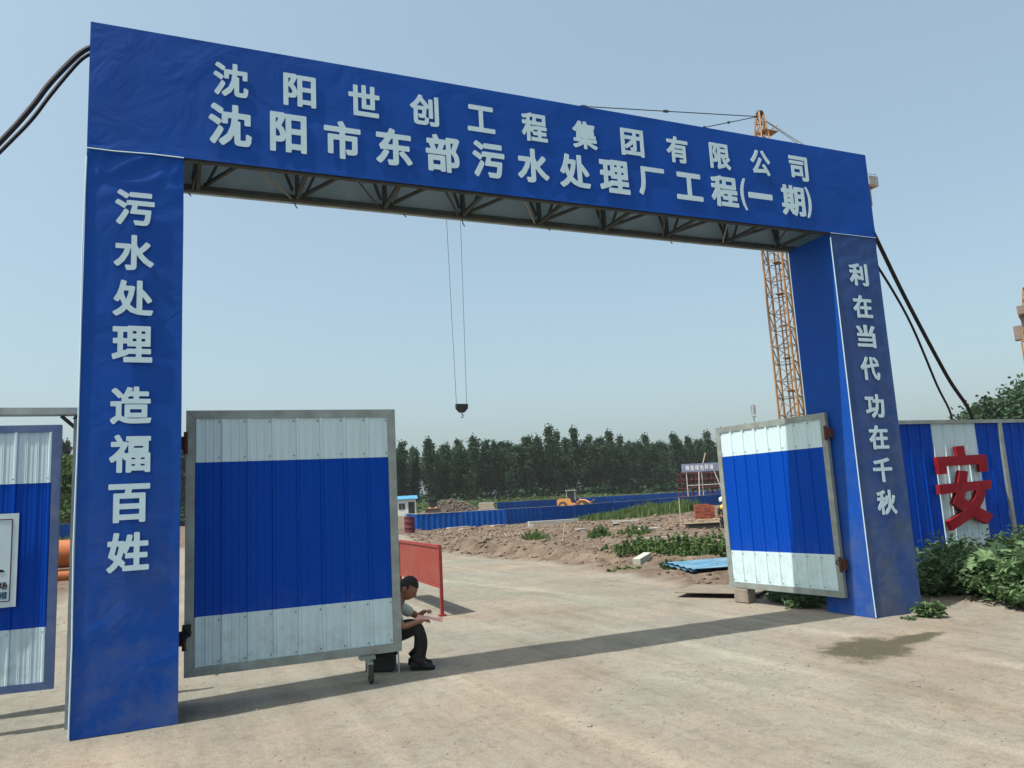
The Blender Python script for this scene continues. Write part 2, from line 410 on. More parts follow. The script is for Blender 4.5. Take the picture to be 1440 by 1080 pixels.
def ground_nodes():
    nt = gm.node_tree; N = nt.nodes; L = nt.links
    b = N['Principled BSDF']; b.inputs['Roughness'].default_value = 0.95; b.inputs['Specular IOR Level'].default_value = 0.15
    tc = N.new('ShaderNodeTexCoord')
    def noise(scale, detail=6, rough=.6, src=None, dist=0.0):
        n = N.new('ShaderNodeTexNoise'); n.inputs['Scale'].default_value = scale; n.inputs['Detail'].default_value = detail
        n.inputs['Roughness'].default_value = rough; n.inputs['Distortion'].default_value = dist
        L.new(src or tc.outputs['Object'], n.inputs[0]); return n.outputs[0]
    def ramp(sock, stops):
        r = N.new('ShaderNodeValToRGB'); e = r.color_ramp.elements
        while len(e) < len(stops): e.new(0.5)
        for k, (p, c) in enumerate(stops):
            e[k].position = p; e[k].color = tuple(c) + (1,) if len(c) == 3 else c
        L.new(sock, r.inputs[0]); return r.outputs[0]
    def mix(fac, a, c, mode='MIX'):
        m = N.new('ShaderNodeMix'); m.data_type = 'RGBA'; m.blend_type = mode
        if isinstance(fac, float): m.inputs[0].default_value = fac
        else: L.new(fac, m.inputs[0])
        for s, k in ((a, 6), (c, 7)):
            if isinstance(s, tuple): m.inputs[k].default_value = s + (1,)
            else: L.new(s, m.inputs[k])
        return m.outputs[2]
    road = ramp(noise(.55, 8, .65, dist=.6), [(.28, (.178, .162, .138)), (.5, (.214, .197, .169)), (.72, (.246, .229, .198))])
    mp = N.new('ShaderNodeMapping'); mp.inputs['Rotation'].default_value = (0, 0, math.radians(6)); mp.inputs['Scale'].default_value = (2.6, .16, 1)
    L.new(tc.outputs['Object'], mp.inputs[0])
    streak = ramp(noise(1.4, 7, .7, mp.outputs[0]), [(.34, (.86, .85, .83)), (.5, (1, 1, 1)), (.66, (1.07, 1.07, 1.07))])
    road = mix(1.0, road, streak, 'MULTIPLY')
    grit = ramp(noise(70, 5, .85), [(.33, (.66, .64, .62)), (.5, (1, 1, 1)), (.7, (1.16, 1.15, 1.12))])
    patch = ramp(noise(1.1, 9, .7, dist=.8), [(.3, (.84, .86, .86)), (.5, (1, 1, 1)), (.7, (1.06, 1.03, 1.0))])
    road = mix(1.0, road, patch, 'MULTIPLY')
    hue = ramp(noise(.42, 4, .55), [(.36, (.93, 1.0, .985)), (.5, (1, 1, 1)), (.64, (1.05, .985, .94))])
    road = mix(1.0, road, hue, 'MULTIPLY')
    fine = ramp(noise(190, 3, .8), [(.34, (.74, .73, .71)), (.46, (1, 1, 1)), (.7, (1.1, 1.1, 1.08))])
    road = mix(1.0, road, fine, 'MULTIPLY')
    scuff = ramp(noise(6.5, 8, .75, dist=1.5), [(.36, (.82, .80, .77)), (.5, (1, 1, 1)), (.68, (1.07, 1.07, 1.07))])
    road = mix(1.0, road, scuff, 'MULTIPLY')
    road = mix(1.0, road, grit, 'MULTIPLY')
    spot = ramp(noise(3.4, 9, .75), [(.60, (0, 0, 0)), (.72, (.55, .55, .55))])
    road = mix(spot, road, (.135, .115, .085))
    soil = ramp(noise(1.6, 10, .72, dist=.4), [(.28, (.055, .038, .028)), (.44, (.115, .085, .064)), (.58, (.168, .131, .102)), (.76, (.215, .177, .143))])
    soil = mix(1.0, soil, ramp(noise(22, 5, .8), [(.3, (.6, .58, .56)), (.55, (1, 1, 1)), (.75, (1.2, 1.18, 1.15))]), 'MULTIPLY')
    at = N.new('ShaderNodeAttribute'); at.attribute_name = 'soil'
    tk_ = N.new('ShaderNodeAttribute'); tk_.attribute_name = 'track'
    road = mix(tk_.outputs['Fac'], road, mix(1.0, road, (1.24, 1.235, 1.22), 'MULTIPLY'))
    col = mix(at.outputs['Fac'], road, soil)
    # damp stain on the road in front of the right pillar
    def blob(cx, cy, rx, ry, rot):
        m2 = N.new('ShaderNodeMapping'); m2.vector_type = 'TEXTURE'
        m2.inputs['Location'].default_value = (cx, cy, 0); m2.inputs['Rotation'].default_value = (0, 0, rot); m2.inputs['Scale'].default_value = (rx, ry, 50)
        L.new(tc.outputs['Object'], m2.inputs[0])
        ln = N.new('ShaderNodeVectorMath'); ln.operation = 'LENGTH'; L.new(m2.outputs[0], ln.inputs[0])
        ad = N.new('ShaderNodeMath'); ad.operation = 'MULTIPLY_ADD'; ad.inputs[1].default_value = 2.0
        L.new(noise(3.4, 10, .78), ad.inputs[0]); L.new(ln.outputs['Value'], ad.inputs[2])
        r = N.new('ShaderNodeMapRange'); r.inputs[1].default_value = 2.10; r.inputs[2].default_value = 1.72; r.clamp = True
        L.new(ad.outputs[0], r.inputs[0]); return r.outputs[0]
    b1 = blob(6.78, -1.12, .62, .40, .5); b2 = blob(7.45, -1.05, .55, .16, .15)
    mxm = N.new('ShaderNodeMath'); mxm.operation = 'MAXIMUM'; L.new(b1, mxm.inputs[0]); L.new(b2, mxm.inputs[1])
    dm = N.new('ShaderNodeMath'); dm.operation = 'MULTIPLY'; dm.inputs[1].default_value = .95; L.new(mxm.outputs[0], dm.inputs[0])
    col = mix(dm.outputs[0], col, (.066, .060, .040))
    L.new(col, b.inputs['Base Color'])
    h1 = noise(9, 8, .7); h2 = noise(60, 4, .7)
    bp = N.new('ShaderNodeBump'); bp.inputs['Strength'].default_value = .6; bp.inputs['Distance'].default_value = .03; L.new(h1, bp.inputs['Height'])
    bq = N.new('ShaderNodeBump'); bq.inputs['Strength'].default_value = .5; bq.inputs['Distance'].default_value = .006; L.new(h2, bq.inputs['Height']); L.new(bp.outputs[0], bq.inputs['Normal'])
    L.new(bq.outputs[0], b.inputs['Normal'])
ground_nodes()
gme = np_mesh('ground', V, F, gm, smooth=True)
at = gme.attributes.new('soil', 'FLOAT', 'POINT')
at.data.foreach_set('value', soil_mask(X, Y).ravel().astype(np.float32))
link('ground', gme, kind='structure')

def track_mask(x, y):
    m = 0
    for off, bend, wd in ((.2, .020, .13), (1.9, .020, .13), (3.1, -.012, .11), (4.7, -.012, .11), (5.6, .030, .10), (7.2, .030, .10)):
        xx = x + .10 * y + bend * (y - 2) ** 2 * .35 + .25 * fbm(x * .1 + off, y * .25, 2)
        m = np.maximum(m, np.exp(-((xx - off) / wd) ** 2) * np.clip(.6 + 2.6 * fbm(x * .5 + off * 3, y * .3, 3), 0, 1))
    return m
at2 = gme.attributes.new('track', 'FLOAT', 'POINT')
at2.data.foreach_set('value', track_mask(X, Y).ravel().astype(np.float32))
def gz(x, y): return float(hgt(np.array([x]), np.array([y]))[0])

# ------------------------------------------------------------------ stones and clods
def stones_mesh(name, pts, sizes, m, squash=.6):
    base = np.array([(1, 0, 0), (0, 1, 0), (-1, 0, 0), (0, -1, 0), (.0, 0, 1), (0, 0, -1), (.7, .7, .35), (-.7, .6, .4), (-.6, -.7, .3), (.65, -.7, .45)], float)
    tris = np.array([(0, 6, 4), (6, 1, 4), (1, 7, 4), (7, 2, 4), (2, 8, 4), (8, 3, 4), (3, 9, 4), (9, 0, 4),
                     (6, 0, 5), (1, 6, 5), (7, 1, 5), (2, 7, 5), (8, 2, 5), (3, 8, 5), (9, 3, 5), (0, 9, 5)])
    n = len(pts)
    jit = 1 + .35 * (RNG.random((n, 10, 3)) - .5)
    a = RNG.random(n) * 6.283
    P = base[None] * jit * np.asarray(sizes)[:, None, None]
    P[..., 2] *= squash
    P[..., 0] *= .8 + .6 * RNG.random((n, 1))
    c, s = np.cos(a)[:, None], np.sin(a)[:, None]
    x = P[..., 0] * c - P[..., 1] * s; y = P[..., 0] * s + P[..., 1] * c
    P = np.stack([x, y, P[..., 2]], -1) + np.asarray(pts)[:, None, :]
    F = (tris[None] + (np.arange(n) * 10)[:, None, None]).reshape(-1, 3)
    return np_mesh(name, P.reshape(-1, 3), F, m)

def scatter(n, x0, x1, y0, y1, cond=None, power=None):
    x = RNG.uniform(x0, x1, n * 3); y = RNG.uniform(y0, y1, n * 3)
    if cond is not None:
        k = cond(x, y); x, y = x[k], y[k]
    x, y = x[:n], y[:n]
    return x, y
x, y = scatter(9000, -2, 14, -6, 12, lambda x, y: (soil_mask(x, y) < .6) & (RNG.random(len(x)) < .25 + .75 * (fbm(x * .6, y * .6, 3) > 0.02)))
sz = 0.003 + 0.007 * RNG.random(len(x)) ** 3 + 0.012 * (RNG.random(len(x)) > .992)
o = link('gravel', stones_mesh('gravel', np.stack([x, y, hgt(x, y) + sz * .15], 1), sz, M['pebble']), kind='stuff')
tag(o, 'small loose pebbles strewn over the dusty road under the gate', 'gravel')
x, y = scatter(16000, 7.5, 42, 3, 42, lambda x, y: (soil_mask(x, y) > .5) & (RNG.random(len(x)) < np.clip(12 / np.maximum(y, 5), .12, 1)))
sz = (0.012 + 0.060 * RNG.random(len(x)) ** 3 + .07 * (RNG.random(len(x)) > .985)) * np.clip(y / 14, .7, 1.5)
o = link('earth_clods', stones_mesh('earth_clods', np.stack([x, y, hgt(x, y) + sz * .1], 1), sz, M['clod'], .8), kind='stuff')
tag(o, 'broken brown clods and stones on the churned soil right of the road', 'soil')

x, y = scatter(3200, 13, 27, 20, 33, lambda x, y: fbm(x * .25, y * .3, 3) > -.02)
sz = .02 + .07 * RNG.random(len(x)) ** 2.5
o = link('rubble_scatter', stones_mesh('rubble_scatter', np.stack([x, y, hgt(x, y) + sz * .3], 1), sz, M['brick_bits'], .7), kind='stuff')
tag(o, 'scattered brick and stone rubble before the middle blue fence', 'rubble')

# ------------------------------------------------------------------ glyphs
_glyphs = {}
def glyph_mesh(ch, bold, m, depth=0.004, NG=84):
    """the character's outline thickened by `bold` (em), contoured on a grid and given depth"""
    key = (ch, round(bold, 4), m.name, depth)
    if key in _glyphs: return _glyphs[key]
    cu = bpy.data.curves.new('glyph', 'FONT')
    cu.body = ch; cu.size = 1.0; cu.resolution_u = 3; cu.fill_mode = 'FRONT'
    to = bpy.data.objects.new('glyph', cu); COL.objects.link(to)
    dg = bpy.context.evaluated_depsgraph_get(); dg.update()
    me0 = bpy.data.meshes.new_from_object(to.evaluated_get(dg))
    bpy.data.objects.remove(to); bpy.data.curves.remove(cu)
    co = np.array([v.co[:2] for v in me0.vertices])
    cnt = {}
    for p in me0.polygons:
        vs = list(p.vertices)
        for i in range(len(vs)):
            k = tuple(sorted((tuple(np.round(co[vs[i]], 5)), tuple(np.round(co[vs[(i + 1) % len(vs)]], 5)))))
            cnt[k] = cnt.get(k, 0) + 1
    seg = np.array([k for k, c in cnt.items() if c == 1])
    A, B = seg[:, 0], seg[:, 1]
    lo = co.min(0) - bold; hi = co.max(0) + bold; w = hi - lo
    pad = w * .02
    gx_ = np.linspace(lo[0] - pad[0], hi[0] + pad[0], NG); gy_ = np.linspace(lo[1] - pad[1], hi[1] + pad[1], NG)
    GX, GY = np.meshgrid(gx_, gy_, indexing='ij'); Pn = np.stack([GX.ravel(), GY.ravel()], 1)
    d = np.full(len(Pn), 1e9); inside = np.zeros(len(Pn), bool)
    for a_, b_ in zip(A, B):
        ab = b_ - a_; t = np.clip(((Pn - a_) @ ab) / (ab @ ab + 1e-12), 0, 1)
        q = Pn - (a_ + t[:, None] * ab)
        # squarer ends than a round brush: blend of euclidean and box distance
        e = np.hypot(q[:, 0], q[:, 1]); bx = np.maximum(np.abs(q[:, 0]), np.abs(q[:, 1]))
        d = np.minimum(d, .45 * e + .55 * bx)
        if a_[1] != b_[1]:
            c = (a_[1] > Pn[:, 1]) != (b_[1] > Pn[:, 1])
            xi = a_[0] + (Pn[:, 1] - a_[1]) * (b_[0] - a_[0]) / (b_[1] - a_[1])
            inside ^= c & (Pn[:, 0] < xi)
    phi = (np.where(inside, -d, d) - bold).reshape(NG, NG)
    V = []; Fc = []
    tx = lambda x: (x - lo[0]) / w[0] - .5
    ty = lambda y: (y - lo[1]) / w[1] - .5
    for i in range(NG - 1):
        j = 0
        while j < NG - 1:
            f = [phi[i, j], phi[i + 1, j], phi[i + 1, j + 1], phi[i, j + 1]]
            s_ = [q < 0 for q in f]
            if not any(s_): j += 1; continue
            if all(s_):
                j0 = j
                while j < NG - 1 and phi[i, j + 1] < 0 and phi[i + 1, j + 1] < 0: j += 1
                o = len(V); V += [(tx(gx_[i]), -depth, ty(gy_[j0])), (tx(gx_[i + 1]), -depth, ty(gy_[j0])), (tx(gx_[i + 1]), -depth, ty(gy_[j])), (tx(gx_[i]), -depth, ty(gy_[j]))]
                Fc.append((o, o + 1, o + 2, o + 3)); continue
            C = [(gx_[i], gy_[j]), (gx_[i + 1], gy_[j]), (gx_[i + 1], gy_[j + 1]), (gx_[i], gy_[j + 1])]
            poly = []; cross = []
            for k in range(4):
                k2 = (k + 1) % 4
                if s_[k]: poly.append(C[k])
                if s_[k] != s_[k2]:
                    t = f[k] / (f[k] - f[k2]); p = (C[k][0] + (C[k2][0] - C[k][0]) * t, C[k][1] + (C[k2][1] - C[k][1]) * t)
                    poly.append(p); cross.append((p, s_[k]))
            if len(poly) >= 3:
                o = len(V); V += [(tx(p[0]), -depth, ty(p[1])) for p in poly]; Fc.append(tuple(range(o, o + len(poly))))
            if len(cross) == 2:
                (p, so), (q, _) = cross
                if not so: p, q = q, p
                o = len(V)
                V += [(tx(p[0]), -depth, ty(p[1])), (tx(q[0]), -depth, ty(q[1])), (tx(q[0]), 0, ty(q[1])), (tx(p[0]), 0, ty(p[1]))]
                Fc.append((o, o + 3, o + 2, o + 1))
            j += 1
    me = bpy.data.meshes.new('character'); me.from_pydata(V, [], Fc); me.materials.append(m); me.update()
    _glyphs[key] = me
    return me
def put_glyph(ch, cx, y, cz, w, h, parent, bold=0.031, m=None, depth=0.004, name='character'):
    o = link(name, glyph_mesh(ch, bold, m or M['letter'], depth), parent, (cx, y, cz))
    o.scale = (w, 1, h)
    return o

# ------------------------------------------------------------------ the gate
XL, XR0, XR, D, ZB, ZT = 0.741, 8.185, 8.961, 0.735, 4.68, 5.812
gate = thing('entrance_gate', 'huge blue banner-clad gate with white lettering spanning the dusty road', 'gate')
def cloth(name, p0, ux, uz, w, h, nrm, m, parent, amp=0.004, pleat=None, step=.06, seed=0):
    """hanging cloth sheet: grid from p0 along ux (width) and uz (height), pushed along nrm by soft creases"""
    nx = max(2, int(w / step)); nz = max(2, int(h / step))
    u, v = np.meshgrid(np.linspace(0, w, nx + 1), np.linspace(0, h, nz + 1), indexing='ij')
    d = amp * (fbm(u * 1.2 + seed, v * 1.2 + seed * 2, 3) * 2 + 0.6 * fbm((u + v) * 4 + seed, (u - v) * 1.2, 3))
    edge = np.minimum(np.minimum(u, w - u), np.minimum(v, h - v)); d = d * sstep(edge / .12)
    if pleat is not None: d = d + pleat(u, v)
    P = np.array(p0)[None, None] + u[..., None] * np.array(ux) + v[..., None] * np.array(uz) + d[..., None] * np.array(nrm)
    ii = np.arange(nx)[:, None] * (nz + 1) + np.arange(nz)[None, :]
    F = np.stack([ii, ii + nz + 1, ii + nz + 2, ii + 1], -1).reshape(-1, 4)
    return link(name, np_mesh(name, P.reshape(-1, 3), F, m, True), parent)
def pleats_top(H, W):
    # gathered folds just under the tied top edge of a pillar sheet
    def f(u, v):
        t = H - v
        return 0.010 * np.sin(u * 38 + t * 14 + 3 * np.sin(u * 9)) * np.exp(-t / .13) * sstep(t / .03) + 0.006 * np.sin((u * .5 + t) * 30) * np.exp(-t / .3) * sstep(t / .05)
    return f
def pleats_bottom(u, v):
    # short folds at the two lower corners of the long banner
    W = XR
    a = np.exp(-u / .35) + np.exp(-(W - u) / .35)
    return 0.008 * np.sin(v * 70 + u * 10) * np.exp(-v / .16) * a * sstep(v / .02)
ban = cloth('front_banner', (0.0, 0, ZB), (1, 0, 0), (0, 0, 1), XR, ZT - ZB, (0, -1, 0), M['tarp'], gate, .005, pleats_bottom, .05)
pl_l = cloth('pillar_banner', (0, 0.012, 0), (1, 0, 0), (0, 0, 1), XL, ZB - .004, (0, -1, 0), M['tarp'], gate, .006, pleats_top(ZB, XL), .03, 3)
pl_r = cloth('pillar_banner', (XR0, 0.012, 0), (1, 0, 0), (0, 0, 1), XR - XR0, ZB - .004, (0, -1, 0), M['tarp_dusty'], gate, .006, pleats_top(ZB, XR - XR0), .03, 5)
pl_r['label'] = 'dusty greyed pillar cloth'
# side, back and top sheets
def side(name, x, y0, y1, z0, z1, s, m=None, seed=0):
    return cloth(name, (x, y0, z0), (0, 1, 0), (0, 0, 1), y1 - y0, z1 - z0, (s, 0, 0), m or M['tarp'], gate, .006, None, .08, seed)
side('side_banner', 0.0, .012, D, 0, ZB, -1, seed=1); side('side_banner', XL, .012, D, 0, ZB, 1, seed=2)
side('side_banner', XR0, .012, D, 0, ZB, -1, seed=3); side('side_banner', XR, .012, D, 0, ZB, 1, seed=4)
side('side_banner', 0.0, 0, D + .02, ZB, ZT, -1, seed=5); side('side_banner', XR, 0, D + .02, ZB, ZT, 1, seed=6)
cloth('back_banner', (0, D + .02, ZB), (1, 0, 0), (0, 0, 1), XR, ZT - ZB, (0, 1, 0), M['tarp'], gate, .005, None, .1, 7)
cloth('back_banner', (0, D, 0), (1, 0, 0), (0, 0, 1), XL, ZB, (0, 1, 0), M['tarp'], gate, .005, None, .1, 8)
cloth('back_banner', (XR0, D, 0), (1, 0, 0), (0, 0, 1), XR - XR0, ZB, (0, 1, 0), M['tarp'], gate, .005, None, .1, 9)
cloth('banner_lining', (.01, D - .004, ZB + .01), (1, 0, 0), (0, 0, 1), XR - .02, ZT - ZB - .03, (0, 1, 0), M['lining'], gate, .012, None, .1, 10)
cloth('banner_lining', (.01, .016, ZB + .01), (1, 0, 0), (0, 0, 1), XR - .02, ZT - ZB - .03, (0, 1, 0), M['lining'], gate, .0, None, .2, 10)
cloth('top_banner', (0, 0, ZT - .006), (1, 0, 0), (0, 1, 0), XR, D + .02, (0, 0, -1), M['lining'], gate, .01, None, .1, 11)
# hems: the white cloth edge showing at the seams
hem = lambda pts, r=.006: MB().path(pts, r, 5).build('hem', M['letter'], gate)
hem([(-.004, -.004, ZB - .012), (.2, -.008, ZB - .016), (.5, -.012, ZB - .006), (XL, -.004, ZB - .004)], .005)
hem([(XR0 - .004, .006, 4.62)] + [(XR0 - .006 + .004 * math.sin(z * 7), .004, z) for z in (4, 3.2, 2.4, 1.6, .9, .4)] + [(XR0 + .002, .002, .01)], .0065)
hem([(-.006 + .006 * math.sin(z * 3), .006, z) for z in (4.6, 3.8, 3, 2.2, 1.4, .7, .02)], .006)
hem([(XR0, -.004, ZB - .004), (XR, -.004, ZB - .004)], .003)
# truss carrying the banners
tr = [0.42, .87, 1.79, 2.68, 3.55, 4.47, 5.32, 6.2, 7.11, 7.95]
for yy, zz in ((.045, ZB + .012), (.69, ZB + .012), (.045, ZT - .06), (.69, ZT - .06)):
    MB().bar((.02, yy, zz), (XR - .02, yy, zz), .05).build('chord', M['truss'], gate)
MB().box((XR / 2 - .0, D + .005, ZB - .006), (XR - .04, .045, .03)).build('edge_strip', M['galv'], gate)
for k, xx in enumerate(tr):
    MB().bar((xx, .05, ZB + .01), (xx, .69, ZB + .01), .034).build('cross_bar', M['truss'], gate)
    MB().bar((xx, .66, ZB + .04), (xx, .66, ZT - .09), .04).build('post', M['truss'], gate)
    if k < len(tr) - 1:
        x2 = tr[k + 1]
        MB().bar((xx + .06, .69, ZB + .05), (xx + .42, .08, ZB + .1), .030).build('brace', M['truss'], gate)
        MB().tube((xx + .45, .06, ZB + .03), (x2 - .05, .68, ZB + .0), .010 if k % 3 else .014, n=6).build('brace', M['truss_pale'] if k % 3 == 1 else M['truss'], gate)
        MB().bar((xx + .08, .63, ZB + .05), (xx + .5, .63, ZT - .12), .025).build('web', M['truss_pale'] if k == 3 else M['truss'], gate)
        MB().bar((x2 - .05, .63, ZB + .07), (xx + .5, .63, ZT - .12), .025).build('web', M['truss'], gate)
for xx, yy, l in ((.78, .74, .05), (1.77, .74, .07), (3.56, .74, .09), (2.9, .74, .05), (4.6, .72, .05), (6.3, .74, .06)):
    MB().path([(xx, yy, ZB), (xx + .01, yy, ZB - l * .6), (xx + .03, yy, ZB - l)], .006, 5).build('wire_end', M['black'], gate)
# pillar frames inside the cloth
for x0, x1 in ((0, XL), (XR0, XR)):
    for xx in (x0 + .04, x1 - .04):
        for yy in (.05, D - .05):
            MB().bar((xx, yy, 0), (xx, yy, ZB), .05).build('frame_post', M['truss'], gate)
# lettering
for k, ch in enumerate('沈阳世创工程集团有限公司'):
    put_glyph(ch, 1.126 + .6045 * k, -.006, 5.470, .296 if ch not in '工世' else .30, .322 if ch not in '工' else .288, ban)
row2 = [('沈', 1.121, .362, .392), ('阳', 1.624, .326, .386), ('市', 2.119, .345, .378), ('东', 2.618, .356, .380), ('部', 3.114, .352, .392),
        ('污', 3.606, .348, .386), ('水', 4.107, .358, .376), ('处', 4.600, .366, .382), ('理', 5.092, .376, .384), ('厂', 5.575, .346, .336),
        ('工', 6.085, .362, .330), ('程', 6.585, .384, .384), ('(', 6.862, .085, .40), ('一', 7.118, .364, .072), ('期', 7.629, .366, .392), (')', 7.876, .085, .40)]
for ch, cx, w, h in row2:
    put_glyph(ch, cx, -.006, 5.036, w, h, ban, bold=.034 if ch not in '()一' else .024)
for ch, z in zip('污水处理造福百姓', (4.180, 3.790, 3.400, 3.014, 2.510, 2.120, 1.728, 1.347)):
    put_glyph(ch, .369, -.006, z, .298, .304, pl_l)
for ch, z in zip('利在当代功在千秋', (4.160, 3.745, 3.365, 2.958, 2.490, 2.105, 1.707, 1.320)):
    put_glyph(ch, 8.572, -.006, z, .312, .292, pl_r)

# ------------------------------------------------------------------ profiled sheet bay
def bay_mesh(name, w, h, m, ribs=1, t=.018):
    """one profiled steel sheet, width w along x, height h along z, raised rib on both faces at its left edge"""
    prof = [(0, 0), (.006, .013), (.026, .013), (.034, 0), (w * .38, 0), (w * .40, .003), (w * .46, .003), (w * .48, 0), (w * .70, 0), (w * .72, .003), (w * .78, .003), (w * .80, 0), (w + .002, 0)]
    n = len(prof)
    P = [(x, -t / 2 - y, z) for z in (0, h) for x, y in prof] + [(x, t / 2 + y, z) for z in (0, h) for x, y in prof]
    F = [(i, i + 1, n + i + 1, n + i) for i in range(n - 1)] + [(2 * n + i + 1, 2 * n + i, 3 * n + i, 3 * n + i + 1) for i in range(n - 1)]
    F += [(i, 2 * n + i, 2 * n + i + 1, i + 1) for i in range(n - 1)] + [(n + i + 1, 3 * n + i + 1, 3 * n + i, n + i) for i in range(n - 1)]
    F += [(0, n, 3 * n, 2 * n), (n - 1, 3 * n - 1, 4 * n - 1, 2 * n - 1)]
    mb = MB(); mb.add(P, F); return mb.mesh(name, m)

def frame_rails(root, x0, x1, z0, z1, w, t, m, mid=False):
    """mitred square-tube frame"""
    for pts, nm in ((((x0, z1), (x1, z1), (x1 - w, z1 - w), (x0 + w, z1 - w)), 'frame_rail'), (((x0, z0), (x0 + w, z0 + w), (x1 - w, z0 + w), (x1, z0)), 'frame_rail'),
                    (((x0, z0), (x0, z1), (x0 + w, z1 - w), (x0 + w, z0 + w)), 'frame_stile'), (((x1, z0), (x1 - w, z0 + w), (x1 - w, z1 - w), (x1, z1)), 'frame_stile')):
        cx = sum(p[0] for p in pts) / 4; cz = sum(p[1] for p in pts) / 4
        q = [(cx + (p[0] - cx) * .9985, cz + (p[1] - cz) * .9985) for p in pts]
        mb = MB()
        P = [(a, -t / 2, b) for a, b in q] + [(a, t / 2, b) for a, b in q]
        mb.add(P, [(0, 1, 2, 3), (7, 6, 5, 4)] + [(i, 4 + i, 4 + (i + 1) % 4, (i + 1) % 4) for i in range(4)])
        mb.build(nm, m, root)

def gate_leaf(label, loc, rz, w, z0, z1, zb0, zb1, face, nb=8):
    root = thing('gate_leaf', label, 'gate leaf', loc, rz, group='swing leaves of the blue and white gate')
    fw, t = .078, .052
    frame_rails(root, 0, w, z0, z1, fw, t, M['galv'])
    bw = (w - 2 * fw) / nb
    bt = bay_mesh('sheet', bw, z1 - fw - zb1, M['white_sheet']); bb = bay_mesh('sheet', bw, z1 - z0 - 2 * fw - (z1 - fw - zb1) - (zb0 - z0 - fw), M['blue_sheet'])
    bl = bay_mesh('sheet', bw, zb0 - z0 - fw, M['white_sheet'])
    for i in range(nb):
        x = fw + i * bw
        link('white_sheet', bt, root, (x, face * .004 + random.uniform(-.001, .001), zb1))
        link('blue_sheet', bb, root, (x, random.uniform(-.001, .001), zb0))
        link('white_sheet', bl, root, (x, face * .004 + random.uniform(-.001, .001), z0 + fw))
    rv = MB()
    for i in range(nb):
        x = fw + (i + .92) * bw
        for z in (zb1 + .04, zb0 - .04, z0 + fw + .03, z1 - fw - .03):
            rv.lathe((x, face * .017, z), [(.0065, -.004), (.0065, .004)], 6, 'Y')
    rv.build('rivet', M['truss'], root, kind='stuff')
    MB().box((w / 2, -face * .034, (z0 + z1) / 2), (w - 2 * fw, .03, .05)).build('stiffener', M['galv'], root)
    return root
# left leaf, half open behind the left pillar
lf = gate_leaf('left gate leaf on a caster, shaded, with a seated man at its free end', (.7835, .657, 0), -.0204, 1.918, .223, 2.545, .722, 2.073, -1)
for z in (2.25, .55):
    MB().box((-.035, .0, z), (.07, .05, .12)).tube((-.0, -.03, z - .1), (-.0, -.03, z + .1), .018).build('hinge', M['rust'], lf)
MB().box((.02, -.05, .62), (.07, .06, .10)).tube((-.01, -.06, .56), (.04, -.09, .62), .03).build('lock', M['black'], lf)
# caster: bracket, fork, wheel
ca = MB(); ca.box((1.58, -.03, .205), (.14, .12, .03)); ca.tube((1.58, -.05, .19), (1.58, -.10, .165), .022)
ca.box((1.56, -.16, .13), (.006, .05, .13)).box((1.60, -.16, .13), (.006, .05, .13)).box((1.58, -.14, .175), (.05, .14, .01))
cs = ca.build('caster', M['galv'], lf)
MB().lathe((1.58, -.19, .082), [(.045, -.018), (.078, -.015), (.082, 0), (.078, .015), (.045, .018)], 20, 'X').build('wheel', M['rubber'], cs)
MB().tube((1.885, -.0, .23), (1.885, -.02, .01), .008).build('drop_bolt', M['galv'], lf)
# right leaf, opened inwards against the right pillar
rf = gate_leaf('right gate leaf swung open, half in sunlight, hung on right pillar', (8.135, .361, 0), math.pi - 1.462, 1.898, .206, 2.458, .715, 2.035, 1)
for z in (2.2, .60):
    MB().box((-.03, .0, z), (.05, .05, .12)).tube((-.0, .04, z - .09), (-.0, .04, z + .09), .02).build('hinge', M['rust'], rf)
MB().path([(.0, .05, .66), (.03, .07, .64), (.06, .05, .62), (.03, .05, .60)], .009, 6).build('latch_chain', M['truss'], rf)
MB().cbox((1.70, -.05, .1), (.26, .16, .19), .01).build('foot_block', M['concrete'], rf)

# ------------------------------------------------------------------ wicket gateway at the left
wk = thing('wicket_gateway', 'grey steel wicket frame tied to the left pillar', 'gate frame', (-.05, .42, 0))
MB().box((0, 0, 1.24), (.055, .055, 2.48)).build('post', M['galv'], wk)
MB().box((-1.62, 0, 1.24), (.055, .055, 2.48)).build('post', M['galv'], wk)
MB().box((-.81, -.04, 2.505), (1.72, .15, .055)).build('top_bar', M['galv'], wk)
MB().bar((-.02, 0, 2.38), (-.12, 0, 2.475), .03).path([(-.03, -.03, 2.45), (.01, -.05, 2.47), (.03, -.02, 2.44)], .008, 5).build('tie', M['truss'], wk)
wl = thing('wicket_leaf', 'open blue and white wicket leaf carrying a safety poster', 'gate leaf', (-.245, 1.08, 0), math.pi - math.radians(4.5))
# local x runs to the left from the free edge
frame_rails(wl, 0, 1.2, .2, 2.475, .065, .05, M['blue_frame'])
bw = (1.2 - .13) / 4
a_ = bay_mesh('sheet', bw, 2.41 - 1.96, M['white_sheet']); b_ = bay_mesh('sheet', bw, 1.96 - .72, M['blue_sheet']); c_ = bay_mesh('sheet', bw, .72 - .265, M['white_sheet'])
for i in range(4):
    x = .065 + i * bw
    link('white_sheet', a_, wl, (x, .004, 1.96)); link('blue_sheet', b_, wl, (x, 0, .72)); link('white_sheet', c_, wl, (x, .004, .265))
rv = MB()
for i in range(4):
    for z in (2.0, .68): rv.lathe((.065 + (i + .1) * bw, .02, z), [(.006, -.005), (.006, .006)], 6, 'Y')
rv.build('rivet', M['truss'], wl, kind='stuff')
ps = thing('safety_poster', 'white safety poster with dark inner border on the wicket leaf', 'poster', (-.545, 1.062, 1.31), -math.radians(4.5) * 0)
MB().box((-.30, 0, 0), (.60, .006, .79)).build('paper', M['poster'], ps)
ln = MB()
